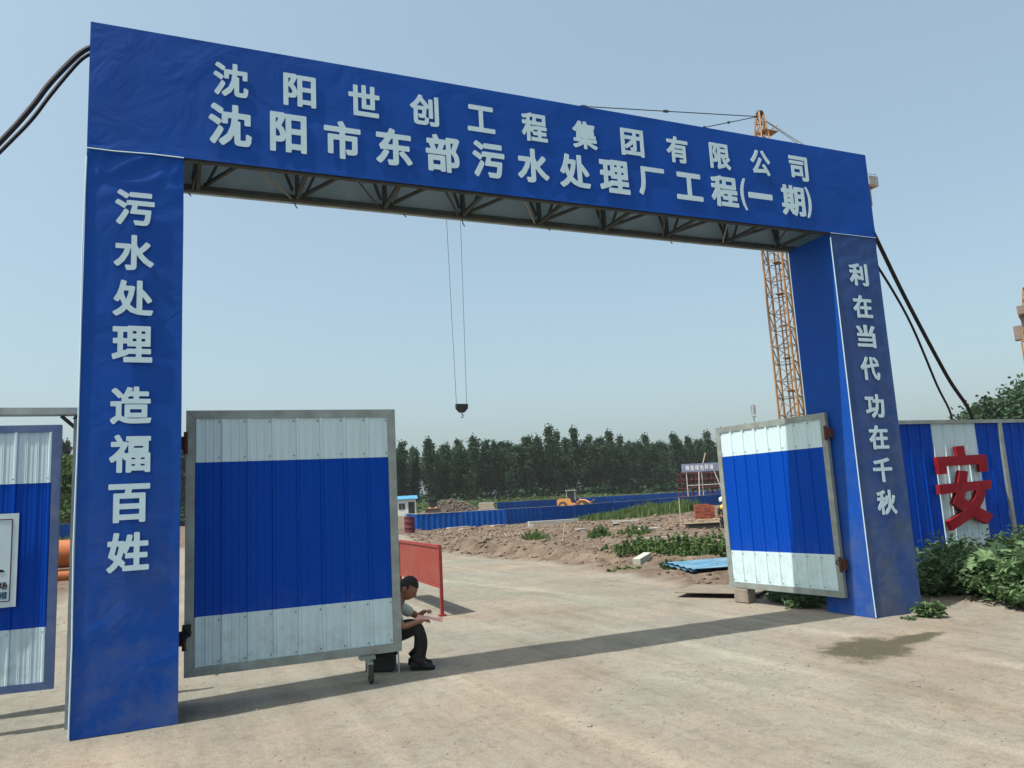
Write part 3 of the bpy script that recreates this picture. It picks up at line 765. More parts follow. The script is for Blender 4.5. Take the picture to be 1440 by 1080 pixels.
ln.box((-.30, -.0045, .345), (.505, .003, .008)).box((-.30, -.0045, -.345), (.505, .003, .008)).box((-.0475, -.0045, 0), (.008, .003, .682)).box((-.5525, -.0045, 0), (.008, .003, .682))
ln.build('border', M['poster_line'], ps)
for line, z, m_ in (('进入施工现场', -.215, M['ink']), ('必须戴安全帽', -.295, M['ink_blue'])):
    for k, ch in enumerate(line):
        put_glyph(ch, -.505 + .0815 * k, -.004, z, .062, .062, ps, m=m_, depth=.002)
fg = MB(); fg.prism([(-.40, .02), (-.38, .14), (-.34, .17), (-.29, .17), (-.25, .14), (-.22, .05), (-.14, -.07), (-.095, -.085), (-.09, -.10), (-.15, -.10), (-.24, -.02), (-.26, -.12), (-.38, -.12)], 0, .002,
                    Matrix.Translation((0, -.004, 0)) @ Matrix.Rotation(math.radians(90), 4, 'X'))
fg.build('figure', M['ink'], ps)

# ------------------------------------------------------------------ hoardings left and right of the gate
def hoarding(name, label, x0, x1, y, zb, zt, pattern, post_x, group=None):
    root = thing(name, label, 'fence', (x0, y, 0), 0, group)
    w = x1 - x0
    MB().box((w / 2, 0, zt + .03), (w, .09, .06)).build('top_rail', M['galv'], root)
    MB().box((w / 2, 0, zb - .02), (w, .07, .04)).build('bottom_rail', M['galv'], root)
    MB().box((w / 2, .02, (zb - .04) / 2 - .05), (w, .16, zb - .04 + .1)).build('plinth', M['concrete'], root)
    cache = {}
    edges = [x0] + [p for p in post_x if x0 < p < x1] + [x1]
    for p in post_x: MB().box((p - x0, -.01, (zt) / 2), (.085, .075, zt)).build('post', M['galv'], root)
    for a, b in zip(edges[:-1], edges[1:]):
        a2 = a + .043; b2 = b - .043
        cuts = [a2] + [c for c, _ in pattern if a2 < c < b2] + [b2]
        for c0, c1 in zip(cuts[:-1], cuts[1:]):
            n = max(1, round((c1 - c0) / .25)); bw = (c1 - c0) / n
            mid = (c0 + c1) / 2; colr = 'blue_sheet'
            for c, k in pattern:
                if mid > c: colr = k
            key = (round(bw, 4), colr)
            if key not in cache: cache[key] = bay_mesh('sheet', bw, zt - zb, M[colr])
            for i in range(n):
                link(colr, cache[key], root, (c0 + i * bw - x0, random.uniform(-.0015, .0015), zb))
    return root
hoarding('site_hoarding', 'tall blue and white sheet hoarding right of the gate behind weeds', 9.0, 24.0, 2.0, .29, 2.45,
         [(0, 'blue_sheet'), (12.04, 'white_sheet'), (13.10, 'blue_sheet'), (15.2, 'white_sheet'), (16.3, 'blue_sheet'), (18.6, 'white_sheet'), (19.7, 'blue_sheet')], [9.02, 10.9, 13.70, 16.45, 19.2, 21.95, 23.96])
hoarding('site_hoarding', 'blue sheet hoarding left of the wicket frame', -9.0, -1.75, .38, .25, 2.45, [(0, 'blue_sheet')], [-8.96, -6.5, -4.1, -1.79])
an_mb = MB(); an_k = 0
AN = [[(200, 3), (240, 0), (243, 58), (204, 60)],
      [(101, 50), (344, 46), (344, 93), (101, 96)],
      [(101, 52), (143, 52), (139, 132), (103, 132)],
      [(303, 50), (344, 50), (344, 128), (304, 131)],
      [(95, 180), (352, 172), (345, 214), (94, 226)],
      [(202, 118), (241, 124), (224, 200), (206, 250), (232, 272), (336, 340), (301, 381), (200, 322), (149, 272), (172, 223)],
      [(284, 190), (328, 188), (298, 268), (250, 334), (128, 397), (116, 352), (212, 300), (258, 252)]]
for st_ in AN:
    P = [((x - 223) * .00485, -(z - 198) * .00340) for x, z in st_]
    an_mb.prism(P, .0 , .062 + .0015 * an_k, Matrix(((1, 0, 0, 0), (0, 0, -1, 0), (0, 1, 0, 0), (0, 0, 0, 1)))); an_k += 1
an = an_mb.build('sign_character', M['red_letter'], None, (12.53, 1.935, 1.40))
tag(an, 'big red raised Chinese character on the white strip of the right hoarding', 'sign')

# ------------------------------------------------------------------ cables
def cable(pts, r, label):
    P = [Vector(p) for p in pts]; out = []
    for i in range(len(P) - 1):
        p0 = P[max(i - 1, 0)]; p1 = P[i]; p2 = P[i + 1]; p3 = P[min(i + 2, len(P) - 1)]
        for k in range(8):
            t = k / 8
            out.append(.5 * ((2 * p1) + (p2 - p0) * t + (2 * p0 - 5 * p1 + 4 * p2 - p3) * t * t + (3 * p1 - p0 - 3 * p2 + p3) * t ** 3))
    out.append(P[-1])
    o = MB().path(out, r, 8).build('cable', M['black'])
    return tag(o, label, 'cable', 'black power cables tied to the gate')
cable([(.02, .35, 5.79), (-.03, .34, 5.77), (-.12, .33, 5.68), (-.225, .31, 5.517), (-.342, .3, 5.323), (-.46, .3, 5.10), (-.668, .3, 4.763), (-1.2, .3, 3.98), (-1.9, .32, 3.1), (-2.6, .38, 2.52)], .024, 'upper thick black cable leaving the top left corner of the gate')
cable([(.02, .40, 5.76), (-.03, .39, 5.74), (-.11, .38, 5.655), (-.21, .37, 5.49), (-.335, .36, 5.262), (-.47, .36, 5.01), (-.685, .36, 4.69), (-1.22, .36, 3.90), (-1.95, .4, 3.0), (-2.7, .40, 2.52)], .017, 'thinner lower black cable leaving the top left corner of the gate')
cable([(8.95, .45, 5.62), (9.45, .55, 5.24), (10.6, 1.0, 4.25), (12.0, 1.55, 3.18), (13.16, 2.06, 2.56), (13.5, 2.5, 2.0), (13.7, 2.8, .3)], .030, 'upper thick black cable running down from the right end of the gate')
cable([(8.95, .45, 5.02), (9.50, .60, 4.72), (10.6, 1.0, 3.95), (11.8, 1.6, 3.06), (12.69, 2.08, 2.53), (13.0, 2.5, 2.0), (13.2, 2.8, .3)], .018, 'thinner lower black cable running down from the right end of the gate')

# ------------------------------------------------------------------ vegetation helpers
def leaf_mesh(name, C, size, m, up=.35, aspect=.55, fold=True, nrm=None):
    """leaf blades centred at C (n,3): two quads folded along the midrib"""
    n = len(C)
    size = np.broadcast_to(size, (n,)) * (.7 + .6 * RNG.random(n))
    a = RNG.normal(size=(n, 3)); a[:, 2] = a[:, 2] * .6
    a /= np.linalg.norm(a, axis=1)[:, None] + 1e-9
    b = RNG.normal(size=(n, 3)); b[:, 2] += up * 3
    if nrm is not None: b = b + nrm * 1.5
    b -= (b * a).sum(1)[:, None] * a; b /= np.linalg.norm(b, axis=1)[:, None] + 1e-9
    c = np.cross(a, b)
    L = size[:, None] * a; W = size[:, None] * aspect * c; U = size[:, None] * .18 * b
    if fold:
        P = np.stack([C - L, C - L * .2 - W + U, C + L * .5 - W * .7 + U, C + L, C + L * .5 + W * .7 + U, C - L * .2 + W + U], 1)
        F = np.array([(0, 1, 2, 3), (0, 3, 4, 5)])
        k = 6
    else:
        P = np.stack([C - L, C - W, C + L, C + W], 1); F = np.array([(0, 1, 2, 3)]); k = 4
    Fa = (F[None] + (np.arange(n) * k)[:, None, None]).reshape(-1, 4)
    return np_mesh(name, P.reshape(-1, 3), Fa, m)

def blades_mesh(name, X, Y, Z, h, m, w=.02, lean=.4):
    n = len(X); h = h * (.5 + .8 * RNG.random(n)); a = RNG.random(n) * 6.283
    d = np.stack([np.cos(a), np.sin(a), 0 * a], 1); p = np.stack([-np.sin(a), np.cos(a), 0 * a], 1) * (w / 2)
    B = np.stack([X, Y, Z], 1); l = lean * RNG.random(n)
    M1 = B + d * (l * h * .35)[:, None] + np.array([0, 0, 1]) * (h * .6)[:, None]
    T = B + d * (l * h)[:, None] + np.array([0, 0, 1]) * (h * (1 - .2 * l))[:, None]
    P = np.stack([B - p, B + p, M1 + p * .8, T, M1 - p * .8], 1)
    F = np.array([(0, 1, 2), (0, 2, 4), (4, 2, 3)])
    return np_mesh(name, P.reshape(-1, 3), (F[None] + (np.arange(n) * 5)[:, None, None]).reshape(-1, 3), m)

# ------------------------------------------------------------------ tree belt
def poplar_meshes(h, r, n, seed):
    g = np.random.default_rng(seed)
    nb = 46
    C = []; tk = MB()
    bend = g.normal(size=2) * .25
    ax = lambda t: np.array([bend[0] * math.sin(t * 3), bend[1] * math.sin(t * 2.4), t * h])
    tk.path([tuple(ax(t)) for t in (0, .2, .45, .7, .93)], [.19, .15, .11, .07, .02], 7)
    for b in range(nb):
        t0 = .07 + .86 * (b / nb) ** .9
        prof = (min(1, t0 / .2) ** .5) * (1 - max(0, (t0 - .35) / .66) ** 1.25)
        L = r * prof * g.uniform(.65, 1.2) + .25
        a = g.uniform(0, 6.283)
        base = ax(t0); rise = L * g.uniform(.8, 1.7)
        tip = base + np.array([math.cos(a) * L * .85, math.sin(a) * L * .85, rise * 1.25])
        tip[2] = min(tip[2], h * 1.02)
        if b % 2 == 0: tk.path([tuple(base), tuple((base + tip) / 2 + np.array([0, 0, -.1])), tuple(tip)], [.045, .03, .01], 4)
        k = int(n / nb)
        s = g.random(k) ** .7
        pts = base + (tip - base) * s[:, None] + g.normal(size=(k, 3)) * np.array([.33, .33, .42]) * (.6 + .5 * prof)
        C.append(pts)
    C = np.concatenate(C)
    cr = leaf_mesh('crown', C, .21, M['leaf_dark'], up=.2, aspect=.75, fold=False)
    return tk.mesh('trunk', M['bark']), cr
POP = [poplar_meshes(h, r, n, s) for h, r, n, s in ((14.5, 1.9, 2700, 1), (13.6, 2.3, 2900, 2), (15.2, 1.6, 2500, 3), (12.8, 2.5, 2900, 4), (14.0, 2.0, 2700, 5), (13.2, 1.8, 2500, 6), (14.8, 2.4, 3000, 7))]
ti = 0
tree_root = {}
_pop_seen = {}
def put_poplar(x, y, s, rot, v, label):
    d = Vector((x, y, 6)) - CAM; px = 720 + 1082.41 * d.dot(_r) / d.dot(_f)
    where = None
    for a, b, w in ((556, 600, 'above the white site cabin'), (600, 640, 'above the small orange loader'), (640, 668, 'above the gravel heap'), (668, 700, 'above the pale slab pile'),
                    (700, 775, 'between slab pile and orange loader'), (775, 820, 'directly above the orange wheel loader'), (820, 900, 'right of the orange wheel loader'),
                    (900, 950, 'left of the distant signboard'), (950, 1015, 'rising behind the distant signboard'), (84, 100, 'in the gap left of the left pillar')):
        if a <= px < b: where = w
    row = 'front-row' if 'front' in label else ('second-row' if 'second' in label else 'third-row')
    if where:
        k = _pop_seen.get((where, row), 0); _pop_seen[(where, row)] = k + 1
        shape = ['pointed full', 'slender high', 'broad rounded'][v % 3]
        size = 'tallest' if s > 1.06 else ('medium' if s > .95 else 'short')
        label = '%s %s %s poplar %s, %s from left there' % (size, shape.split()[0], row, where, ['first', 'second', 'third', 'fourth', 'fifth', 'sixth', 'seventh', 'eighth', 'ninth'][min(k, 8)])
    t = thing('poplar_tree', label, 'tree', (x, y, -.1), rot, 'poplars in the belt behind the site', s)
    link('trunk', POP[v][0], t); link('crown', POP[v][1], t)
    return t
LBL = {0: 'tall dark poplar with a pointed crown in the front of the tree belt', 1: 'dark poplar in the second row of the tree belt'}
x = -46.0
g = np.random.default_rng(5)
while x < 150:
    yy = 137 + 6 * (x / 120) + g.normal() * 1.2
    big = 1 + .08 * math.sin(x * .11) + g.normal() * .05
    put_poplar(x, yy, max(.82, min(1.12, big)), g.uniform(0, 6.28), int(g.integers(0, 7)), LBL[0])
    x += g.uniform(2.3, 3.6)
x = -44.0
while x < 150:
    put_poplar(x, 144 + 6 * (x / 120) + g.normal(), max(.8, min(1.1, .98 + g.normal() * .06)), g.uniform(0, 6.28), int(g.integers(0, 7)), LBL[1])
    x += g.uniform(2.8, 4.0)
x = -44.0
while x < 156:
    put_poplar(x, 151 + 6 * (x / 120) + g.normal(), max(.8, min(1.05, .97 + g.normal() * .05)), g.uniform(0, 6.28), int(g.integers(0, 7)), 'dark poplar in the third, hindmost row of the tree belt')
    x += g.uniform(2.6, 3.6)
# undergrowth in the belt, so that no light shows under the crowns
n = 16000
x = g.uniform(-48, 152, n); yy = 135 + 6 * x / 120 + g.uniform(-2, 12, n)
z = g.random(n) ** 1.5 * (3.4 + 1.2 * fbm(x * .2, yy * .2, 2))
o = link('undergrowth', leaf_mesh('undergrowth', np.stack([x, yy, z], 1), .42, M['leaf_dark'], aspect=.75, fold=False), kind='stuff')
tag(o, 'dark scrub filling the foot of the poplar belt', 'scrub')
n = 14000
x = g.uniform(16, 130, n); yy = 122 + .06 * x + g.uniform(-6, 6, n)
z = g.random(n) * (1.3 + 1.4 * np.maximum(fbm(x * .12, yy * .12, 3) + .25, 0) * np.exp(-((x - 52) / 22) ** 2) * 2.0)
o = link('meadow_weeds', leaf_mesh('meadow_weeds', np.stack([x, yy, z], 1), .22, M['grass'], aspect=.4, fold=False, up=.1), kind='stuff')
tag(o, 'strip of bright green weeds before the tree belt', 'weeds')

# ------------------------------------------------------------------ broad trees over the right hoarding and at left
def broad_tree(name, label, x, y, h, r, n, seed, m, ls=.2):
    g = np.random.default_rng(seed)
    t = thing(name, label, 'tree', (x, y, -.1))
    tk = MB(); tk.path([(0, 0, 0), (.1, 0, h * .25), (0, .1, h * .5), (.1, 0, h * .8)], [.28, .22, .14, .04], 8)
    C = []
    for b in range(26):
        a = g.uniform(0, 6.283); e = g.uniform(-.15, 1.3); zz = h * g.uniform(.3, .55)
        L = r * g.uniform(.6, 1.05)
        tip = np.array([math.cos(a) * L * math.cos(e), math.sin(a) * L * math.cos(e), zz + (h - zz) * max(0.05, math.sin(e)) * g.uniform(.7, 1)])
        tk.path([(0, 0, zz * .7), tuple(tip * .5 + np.array([0, 0, zz * .4])), tuple(tip)], [.08, .05, .015], 5)
        k = n // 26
        C.append(tip + g.normal(size=(k, 3)) * np.array([.55, .55, .42]) * r * .34)
    link('trunk', tk.mesh('trunk', M['bark']), t)
    link('crown', leaf_mesh('crown', np.concatenate(C), ls, m, aspect=.6, fold=False), t)
    return t
broad_tree('broadleaf_tree', 'round grey-green tree showing above the right hoarding, left one', 58.2, 32.6, 7.3, 2.9, 5600, 31, M['leaf_dull'])
broad_tree('broadleaf_tree', 'round grey-green tree above the right hoarding at the frame edge', 62.0, 31.5, 8.3, 3.6, 5600, 32, M['leaf_dull'])
broad_tree('broadleaf_tree', 'bushy tree seen between the wicket leaf and left pillar', -6.6, 58, 7.0, 2.6, 3000, 33, M['leaf_mid'])

# ------------------------------------------------------------------ near plants
def weed_plant(label, x, y, h, r, n, ls, m, seed, name='weed_bush', pale=0, nstem=9, group=None):
    g = np.random.default_rng(seed)
    z0 = gz(x, y)
    t = thing(name, label, 'weed', (x, y, z0 - .02), 0, group)
    st = MB(); C = []
    for s in range(nstem):
        a = g.uniform(0, 6.283); L = r * g.uniform(.3, 1.0); hh = h * g.uniform(.55, 1.0) * (1 - .45 * (L / r) ** 2)
        p0 = np.array([math.cos(a) * L * .25, math.sin(a) * L * .25, 0]); p2 = np.array([math.cos(a) * L, math.sin(a) * L, hh]); p1 = (p0 + p2) / 2 + np.array([0, 0, hh * .12])
        st.path([tuple(p0), tuple(p1), tuple(p2)], [.011, .008, .003], 5)
        k = n // nstem
        s_ = .12 + .9 * g.random(k) ** .8
        q = (1 - s_)[:, None] ** 2 * p0 + 2 * (s_ * (1 - s_))[:, None] * p1 + s_[:, None] ** 2 * p2
        C.append(q + g.normal(size=(k, 3)) * np.array([r * .16, r * .16, h * .09]))
    link('stem', st.mesh('stem', M['grass']), t)
    C = np.concatenate(C); C[:, 2] = np.maximum(C[:, 2], .03)
    link('foliage', leaf_mesh('foliage', C, ls, m, up=.5, aspect=.38), t)
    if pale:
        # big lobed leaves on stalks
        for k in range(pale):
            a = g.uniform(0, 6.283); e = g.uniform(.3, 1.1)
            c = np.array([math.cos(a) * r * .95 * math.cos(e) * .9, math.sin(a) * r * .95 * math.cos(e) * .9, h * (.35 + .65 * math.sin(e))])
            P = [(0, 0, 0)]; nl = 7
            for j in range(nl * 2):
                aa = 2 * math.pi * j / (nl * 2); rr = (.135 if j % 2 == 0 else .080) * g.uniform(.85, 1.15)
                P.append((rr * math.cos(aa), rr * math.sin(aa), -.012 if j % 2 == 0 else .006))
            F_ = [(0, 1 + j, 1 + (j + 1) % (nl * 2)) for j in range(nl * 2)]
            mb = MB(); mb.add(P, F_)
            o = link('leaf', mb.mesh('leaf', M['leaf_pale']), t, tuple(c))
            o.rotation_euler = (g.uniform(.2, 1.0) * math.cos(a + 1.57), g.uniform(.2, .9) * math.sin(a + 1.57) + g.uniform(-.3, .3), g.uniform(0, 6.28))
            o.scale = (g.uniform(.8, 1.25),) * 3
    return t
for k, (x, y, h, r, n, ls, pale, lb) in enumerate([
        (10.22, .55, .66, .58, 2600, .045, 0, 'feathery dark weed bush nearest the right pillar'),
        (10.75, .85, .72, .65, 2600, .045, 0, 'tall weed bush directly below the red character'),
        (10.35, -.15, .60, .62, 1700, .050, 15, 'broad-leaved pale green weed with lobed leaves by the hoarding'),
        (11.45, .95, .74, .62, 2300, .045, 0, 'tall dark weed bush against the hoarding post'),
        (11.05, .10, .66, .60, 1500, .050, 14, 'broad-leaved weed with big lobed leaves at the right frame edge'),
        (12.20, 1.00, .8, .65, 2000, .045, 0, 'weed bush at the far right against the blue sheets'),
        (10.05, -.62, .30, .48, 900, .040, 0, 'low creeping weed along the road edge before the bushes'),
        (10.95, -.55, .34, .50, 900, .040, 0, 'low creeping weed at the road edge, far right')]):
    weed_plant(lb, x, y, h, r, n, ls, M['leaf_near'], 50 + k, pale=pale, nstem=14)
weed_plant('small leafy seedling growing at the foot of the right pillar', 8.72, -.30, .24, .22, 420, .032, M['leaf_near'], 70, 'seedling', nstem=7)
weed_plant('tiny sprout left of the seedling at the right pillar foot', 8.38, -.27, .07, .14, 90, .022, M['leaf_near'], 71, 'seedling', nstem=5)
weed_plant('shaded weed growing under the open right gate leaf', 8.30, 1.20, .22, .30, 700, .04, M['leaf_near'], 72, nstem=9)
weed_plant('shaded weed behind the right gate leaf beside the pillar', 8.75, 1.25, .34, .40, 900, .04, M['leaf_near'], 74, nstem=9)
weed_plant('second shaded weed under the right gate leaf, nearer its free end', 8.45, 1.75, .24, .30, 500, .04, M['leaf_near'], 73, nstem=9)
def wild_clump(label, x, y, h, r, nl, nb, seed, name='weed_clump'):
    """mixed weeds: leafy stems of several heights with grass blades and a ragged edge"""
    g = np.random.default_rng(seed); z0 = gz(x, y)
    t = thing(name, label, 'weed', (x, y, z0 - .02))
    k = int(nl / 28); C = []; st = MB()
    for i in range(k):
        a = g.uniform(0, 6.283); q = r * g.random() ** .6; hh = h * g.uniform(.35, 1.1) * (1 - .55 * (q / r) ** 2)
        bx, by = q * math.cos(a), q * math.sin(a); lx, ly = g.normal() * .08, g.normal() * .08
        if i % 3 == 0: st.path([(bx, by, 0), (bx + lx, by + ly, hh)], [.006, .002], 4)
        u = g.random(28) ** .8
        C.append(np.stack([bx + lx * u + g.normal(size=28) * .035 * (1.3 - u), by + ly * u + g.normal(size=28) * .035 * (1.3 - u), hh * (.06 + .94 * u)], 1))
    link('stem', st.mesh('stem', M['grass']), t)['kind'] = 'stuff'
    link('foliage', leaf_mesh('foliage', np.concatenate(C), .044, M['leaf_mid'], up=.4, aspect=.42), t)
    a = g.uniform(0, 6.283, nb); q = r * 1.15 * np.sqrt(g.random(nb))
    link('grass_blade', blades_mesh('grass_blade', q * np.cos(a), q * np.sin(a), 0 * a, h * .5, M['grass'], w=.012, lean=.9), t)['kind'] = 'stuff'
    return t
for k, (x, y, h, r, n, lb) in enumerate([
        (10.5, 8.6, .42, .60, 2400, 'green weed clump behind the white concrete block'),
        (11.3, 8.1, .62, .75, 4200, 'tall green weed clump above the lying blue sheets'),
        (12.2, 7.6, .66, .80, 4600, 'tall green weed clump between blue sheets and right gate leaf'),
        (13.2, 7.7, .70, .80, 4200, 'green weed clump half hidden by the free edge of the right leaf'),
        (9.35, 7.35, .13, .55, 900, 'low scrubby weed in front of the white concrete block'),
        (10.1, 6.75, .16, .40, 700, 'low weeds between the white concrete block and the blue sheets'),
        (10.85, 5.05, .30, .24, 700, 'small weed sprouting beside the corner of the lying blue sheets'),
        (10.6, 10.3, .22, .45, 900, 'low weed on the brown earth bank left of the white block')]):
    wild_clump(lb, x, y, h, r, n, int(n / 9), 80 + k)
for k, (x, y, h, r, n, lb) in enumerate([(14.9, 18.3, .50, .42, 1500, 'round green tuft on the churned soil, the middle one'), (16.2, 18.0, .42, .55, 1600, 'wide green tuft on the soil nearer the brick stack'),
        (12.9, 19.6, .40, .50, 700, 'sparse dry tuft beside the leaning pale stick')]):
    wild_clump(lb, x, y, h, r, n, 500, 95 + k, 'weed_tuft')
# tall grass in front of the mid hoarding
n = 9000
t_ = RNG.random(n); x = 24.0 + t_ * 9.5 + RNG.normal(size=n) * .6; y = 35.0 + t_ * 4.2 + RNG.normal(size=n) * .7
o = link('tall_grass', blades_mesh('tall_grass', x, y, hgt(x, y) - .02, .62 * (.45 + .9 * t_) * (1.1 + 1.0 * fbm(x, y, 2)), M['grass'], w=.05), kind='stuff')
tag(o, 'tall green grass along the foot of the middle blue hoarding', 'grass')
n = 5000
x = RNG.uniform(-14, -3, n); y = RNG.uniform(32, 42, n)
o = link('tall_grass', blades_mesh('tall_grass', x, y, hgt(x, y) - .02, .8, M['grass'], w=.06), kind='stuff')
tag(o, 'green grass seen in the gap left of the left pillar', 'grass')

# ------------------------------------------------------------------ mid and far blue hoardings
def sheet_fence(label, pts, h, z0, name='sheet_fence', step=.30, sec=2.5, cap=True):
    root = thing(name, label, 'fence', (pts[0][0], pts[0][1], z0), group='low blue sheet fences on the site')
    ox, oy = pts[0]
    for (x0, y0), (x1, y1) in zip(pts[:-1], pts[1:]):
        L = math.hypot(x1 - x0, y1 - y0); ns = max(1, round(L / sec)); ux, uy = (x1 - x0) / L, (y1 - y0) / L; px, py = uy, -ux
        for s in range(ns):
            a0 = L * s / ns + .012; a1 = L * (s + 1) / ns - .012
            nr = max(2, int((a1 - a0) / step)); dz = random.uniform(-.015, .015); off = random.uniform(-.03, .03)
            prof = []
            for r in range(nr):
                b = a0 + (a1 - a0) * r / nr; w = (a1 - a0) / nr
                prof += [(b, 0), (b + w * .55, 0), (b + w * .65, .045), (b + w * .9, .045)]
            prof.append((a1, 0))
            P = []
            for z in (0, h + dz):
                for a, q in prof: P.append((x0 - ox + ux * a + px * (q + off), y0 - oy + uy * a + py * (q + off), z))
            n = len(prof); mb = MB(); mb.add(P, [(i, i + 1, n + i + 1, n + i) for i in range(n - 1)])
            B = [(p[0] - px * .02, p[1] - py * .02, p[2]) for p in P]; mb.add(B, [(i + 1, i, n + i, n + i + 1) for i in range(n - 1)])
            mb.build('sheet_panel', M['far_blue'], root)
            MB().box((x0 - ox + ux * a0 + px * .06, y0 - oy + uy * a0 + py * .06, h / 2 + .0), (.04, .04, h + .05)).build('post', M['far_blue'], root)
        if cap:
            MB().bar((x0 - ox, y0 - oy, h + .03), (x1 - ox, y1 - oy, h + .02), .05, .03).build('top_rail', M['steel_grey'], root)
    return root
sheet_fence('low blue sheet fence running across the middle of the site', [(14.5, 43.2), (13.75, 38.2), (19.0, 37.0), (24.0, 37.6), (32.5, 42.3), (41.0, 49.0), (52.0, 56.0), (64, 60)], .98, 0.0)
sheet_fence('farther low blue sheet fence beyond the loader', [(32.4, 71.6), (45, 76), (62, 77), (80, 74), (104, 64)], 1.27, 0.0)
sheet_fence('low blue sheet fence seen in the gap left of the left pillar', [(-16, 52), (-2, 54.5)], 1.5, 0.0)

# lighter kerb of spoil along the foot of the middle fence: pale slabs
def slab(label, x, y, sx, sy, sz, rz, m, name='board', cat='board', tilt=0.0, dz=0.0, rx=0.0):
    mb = MB(); mb.cbox((0, 0, 0), (sx, sy, sz), .004 if sz > .02 else .001)
    o = mb.build(name, m, None, (x, y, gz(x, y) + sz / 2 + dz))
    o.rotation_euler = (rx, tilt, rz)
    return tag(o, label, cat)
slab('pale foam board lying at the foot of the fence, left', 15.9, 36.9, 1.5, .35, .10, .2, M['pale_board'])
slab('long pale board at the foot of the fence, centre', 21.0, 34.6, 3.1, .35, .22, -.1, M['pale_board'])
slab('thin pale pole lying on the soil near the right', 15.3, 14.7, 2.1, .05, .04, -.4, M['pale_board'], 'pole', 'pole')
slab('broken pale board leaning on rubble left of the grass', 20.2, 26.0, .9, .3, .05, .9, M['pale_board'], tilt=.25)
slab('thin dark pipe lying across the soil before the left fence', 15.2, 30.4, 3.6, .07, .06, .12, M['rust'], 'pipe', 'pipe')
slab('small yellow scrap on the soil left of the tufts', 14.4, 31.6, .5, .3, .12, .2, M['timber'])
slab('reddish scrap beside the yellow one', 14.9, 32.3, .45, .3, .14, .8, M['brick'])
slab('white bag lying on the soil near the fence foot', 18.0, 31.2, .45, .3, .12, 1.2, M['pale_board'], 'bag', 'bag')
slab('short pale plank on the rough soil in front of the grass', 22.3, 28.6, 1.4, .25, .08, -.5, M['pale_board'], 'plank', 'plank')
slab('small yellowish board scrap on the soil by the fence', 17.1, 34.0, .7, .35, .08, .5, M['timber'])
slab('small white scrap on the brown rubble', 16.9, 23.5, .5, .3, .10, .3, M['pale_board'])
slab('flat pale panel scrap on the soil right of centre', 18.5, 20.6, .9, .4, .06, -.2, M['pale_board'])
slab('white concrete block half buried at the edge of the weeds', 9.95, 7.72, .56, .18, .15, .55, M['pale_concrete'], 'concrete_block', 'block', tilt=-.16, dz=.02)
st = MB().tube((0, 0, 0), (.14, 0, .66), .017, n=6).build('stick', M['timber'], None, (13.05, 17.7, gz(13.05, 17.7) - .02)); tag(st, 'leaning pale stick standing in the churned soil', 'stick')
st = MB().tube((0, 0, 0), (0.0, 0, 1.22), .02, n=6).build('stake', M['timber'], None, (19.9, 20.3, gz(19.9, 20.3) - .02)); tag(st, 'thin upright stake in front of the brick stack', 'stake')

# lying blue sheets and the steel plate by the right leaf
bs = thing('sheet_stack', 'faded light blue roofing sheets lying flat beside the weeds', 'sheets', (9.85, 6.9, gz(9.75, 6.9)))
for k, (dx, dy, rz, z) in enumerate(((0, 0, -.20, .03), (.10, .12, -.14, .052), (.05, -.1, -.25, .074))):
    mb = MB(); n = 22; P = []; 
    for i in range(n + 1):
        w = i / n * 1.75; zz = .018 if i % 4 in (1, 2) else 0
        for s in (0, 2.7): P.append((s, -w + .0, zz + .012 * math.sin(s + i * .3)))
    mb.add(P, [(2 * i, 2 * i + 2, 2 * i + 3, 2 * i + 1) for i in range(n)])
    mb.add([(a, b, c - .012) for a, b, c in P], [(2 * i + 1, 2 * i + 3, 2 * i + 2, 2 * i) for i in range(n)])
    o = mb.build('roofing_sheet', M['sheet_lying'], bs, (dx, dy, z)); o.rotation_euler = (0, 0, rz)
slab('flat rusty steel plate on the road by the right leaf', 8.35, 2.95, 1.25, .95, .012, -.95, M['steel_plate'], 'steel_plate', 'plate', dz=.03)

# ------------------------------------------------------------------ red barricade board
rb = thing('barricade_board', 'red board on a red steel frame standing behind the left leaf', 'barricade', (4.2, 4.0, 0), math.radians(88))
MB().bar((0, 0, 0), (0, 0, .985), .045).build('post', M['red_paint'], rb)
MB().bar((2.6, 0, 0), (2.6, 0, .985), .045).build('post', M['red_paint'], rb)
MB().bar((.02, 0, .975), (2.58, 0, .975), .04).build('rail', M['red_paint'], rb)
MB().bar((.02, 0, .40), (2.58, 0, .40), .035).build('rail', M['red_paint'], rb)
MB().box((1.3, 0, .69), (2.54, .012, .53)).build('board', M['red_board'], rb)
for xx in (0, 2.6):
    MB().box((xx, 0, .012), (.10, .10, .024)).build('foot', M['red_paint'], rb)

# ------------------------------------------------------------------ people
def eval_mesh(o):
    dg = bpy.context.evaluated_depsgraph_get(); dg.update()
    me = bpy.data.meshes.new_from_object(o.evaluated_get(dg)); return me
def skin_mesh(joints, edges, root=0, sub=1):
    """joints: list of (x,y,z,radius[,radius2])"""
    me = bpy.data.meshes.new('skin'); me.from_pydata([j[:3] for j in joints], edges, [])
    o = bpy.data.objects.new('skin', me); COL.objects.link(o)
    md = o.modifiers.new('s', 'SKIN'); md.use_smooth_shade = True
    if not me.skin_vertices: pass
    lay = me.skin_vertices[0] if me.skin_vertices else None
    for i, j in enumerate(joints):
        r = j[3]; r2 = j[4] if len(j) > 4 else r
        lay.data[i].radius = (r, r2); lay.data[i].use_root = (i == root)
    s = o.modifiers.new('u', 'SUBSURF'); s.levels = sub; s.render_levels = sub
    out = eval_mesh(o); bpy.data.objects.remove(o)
    return out
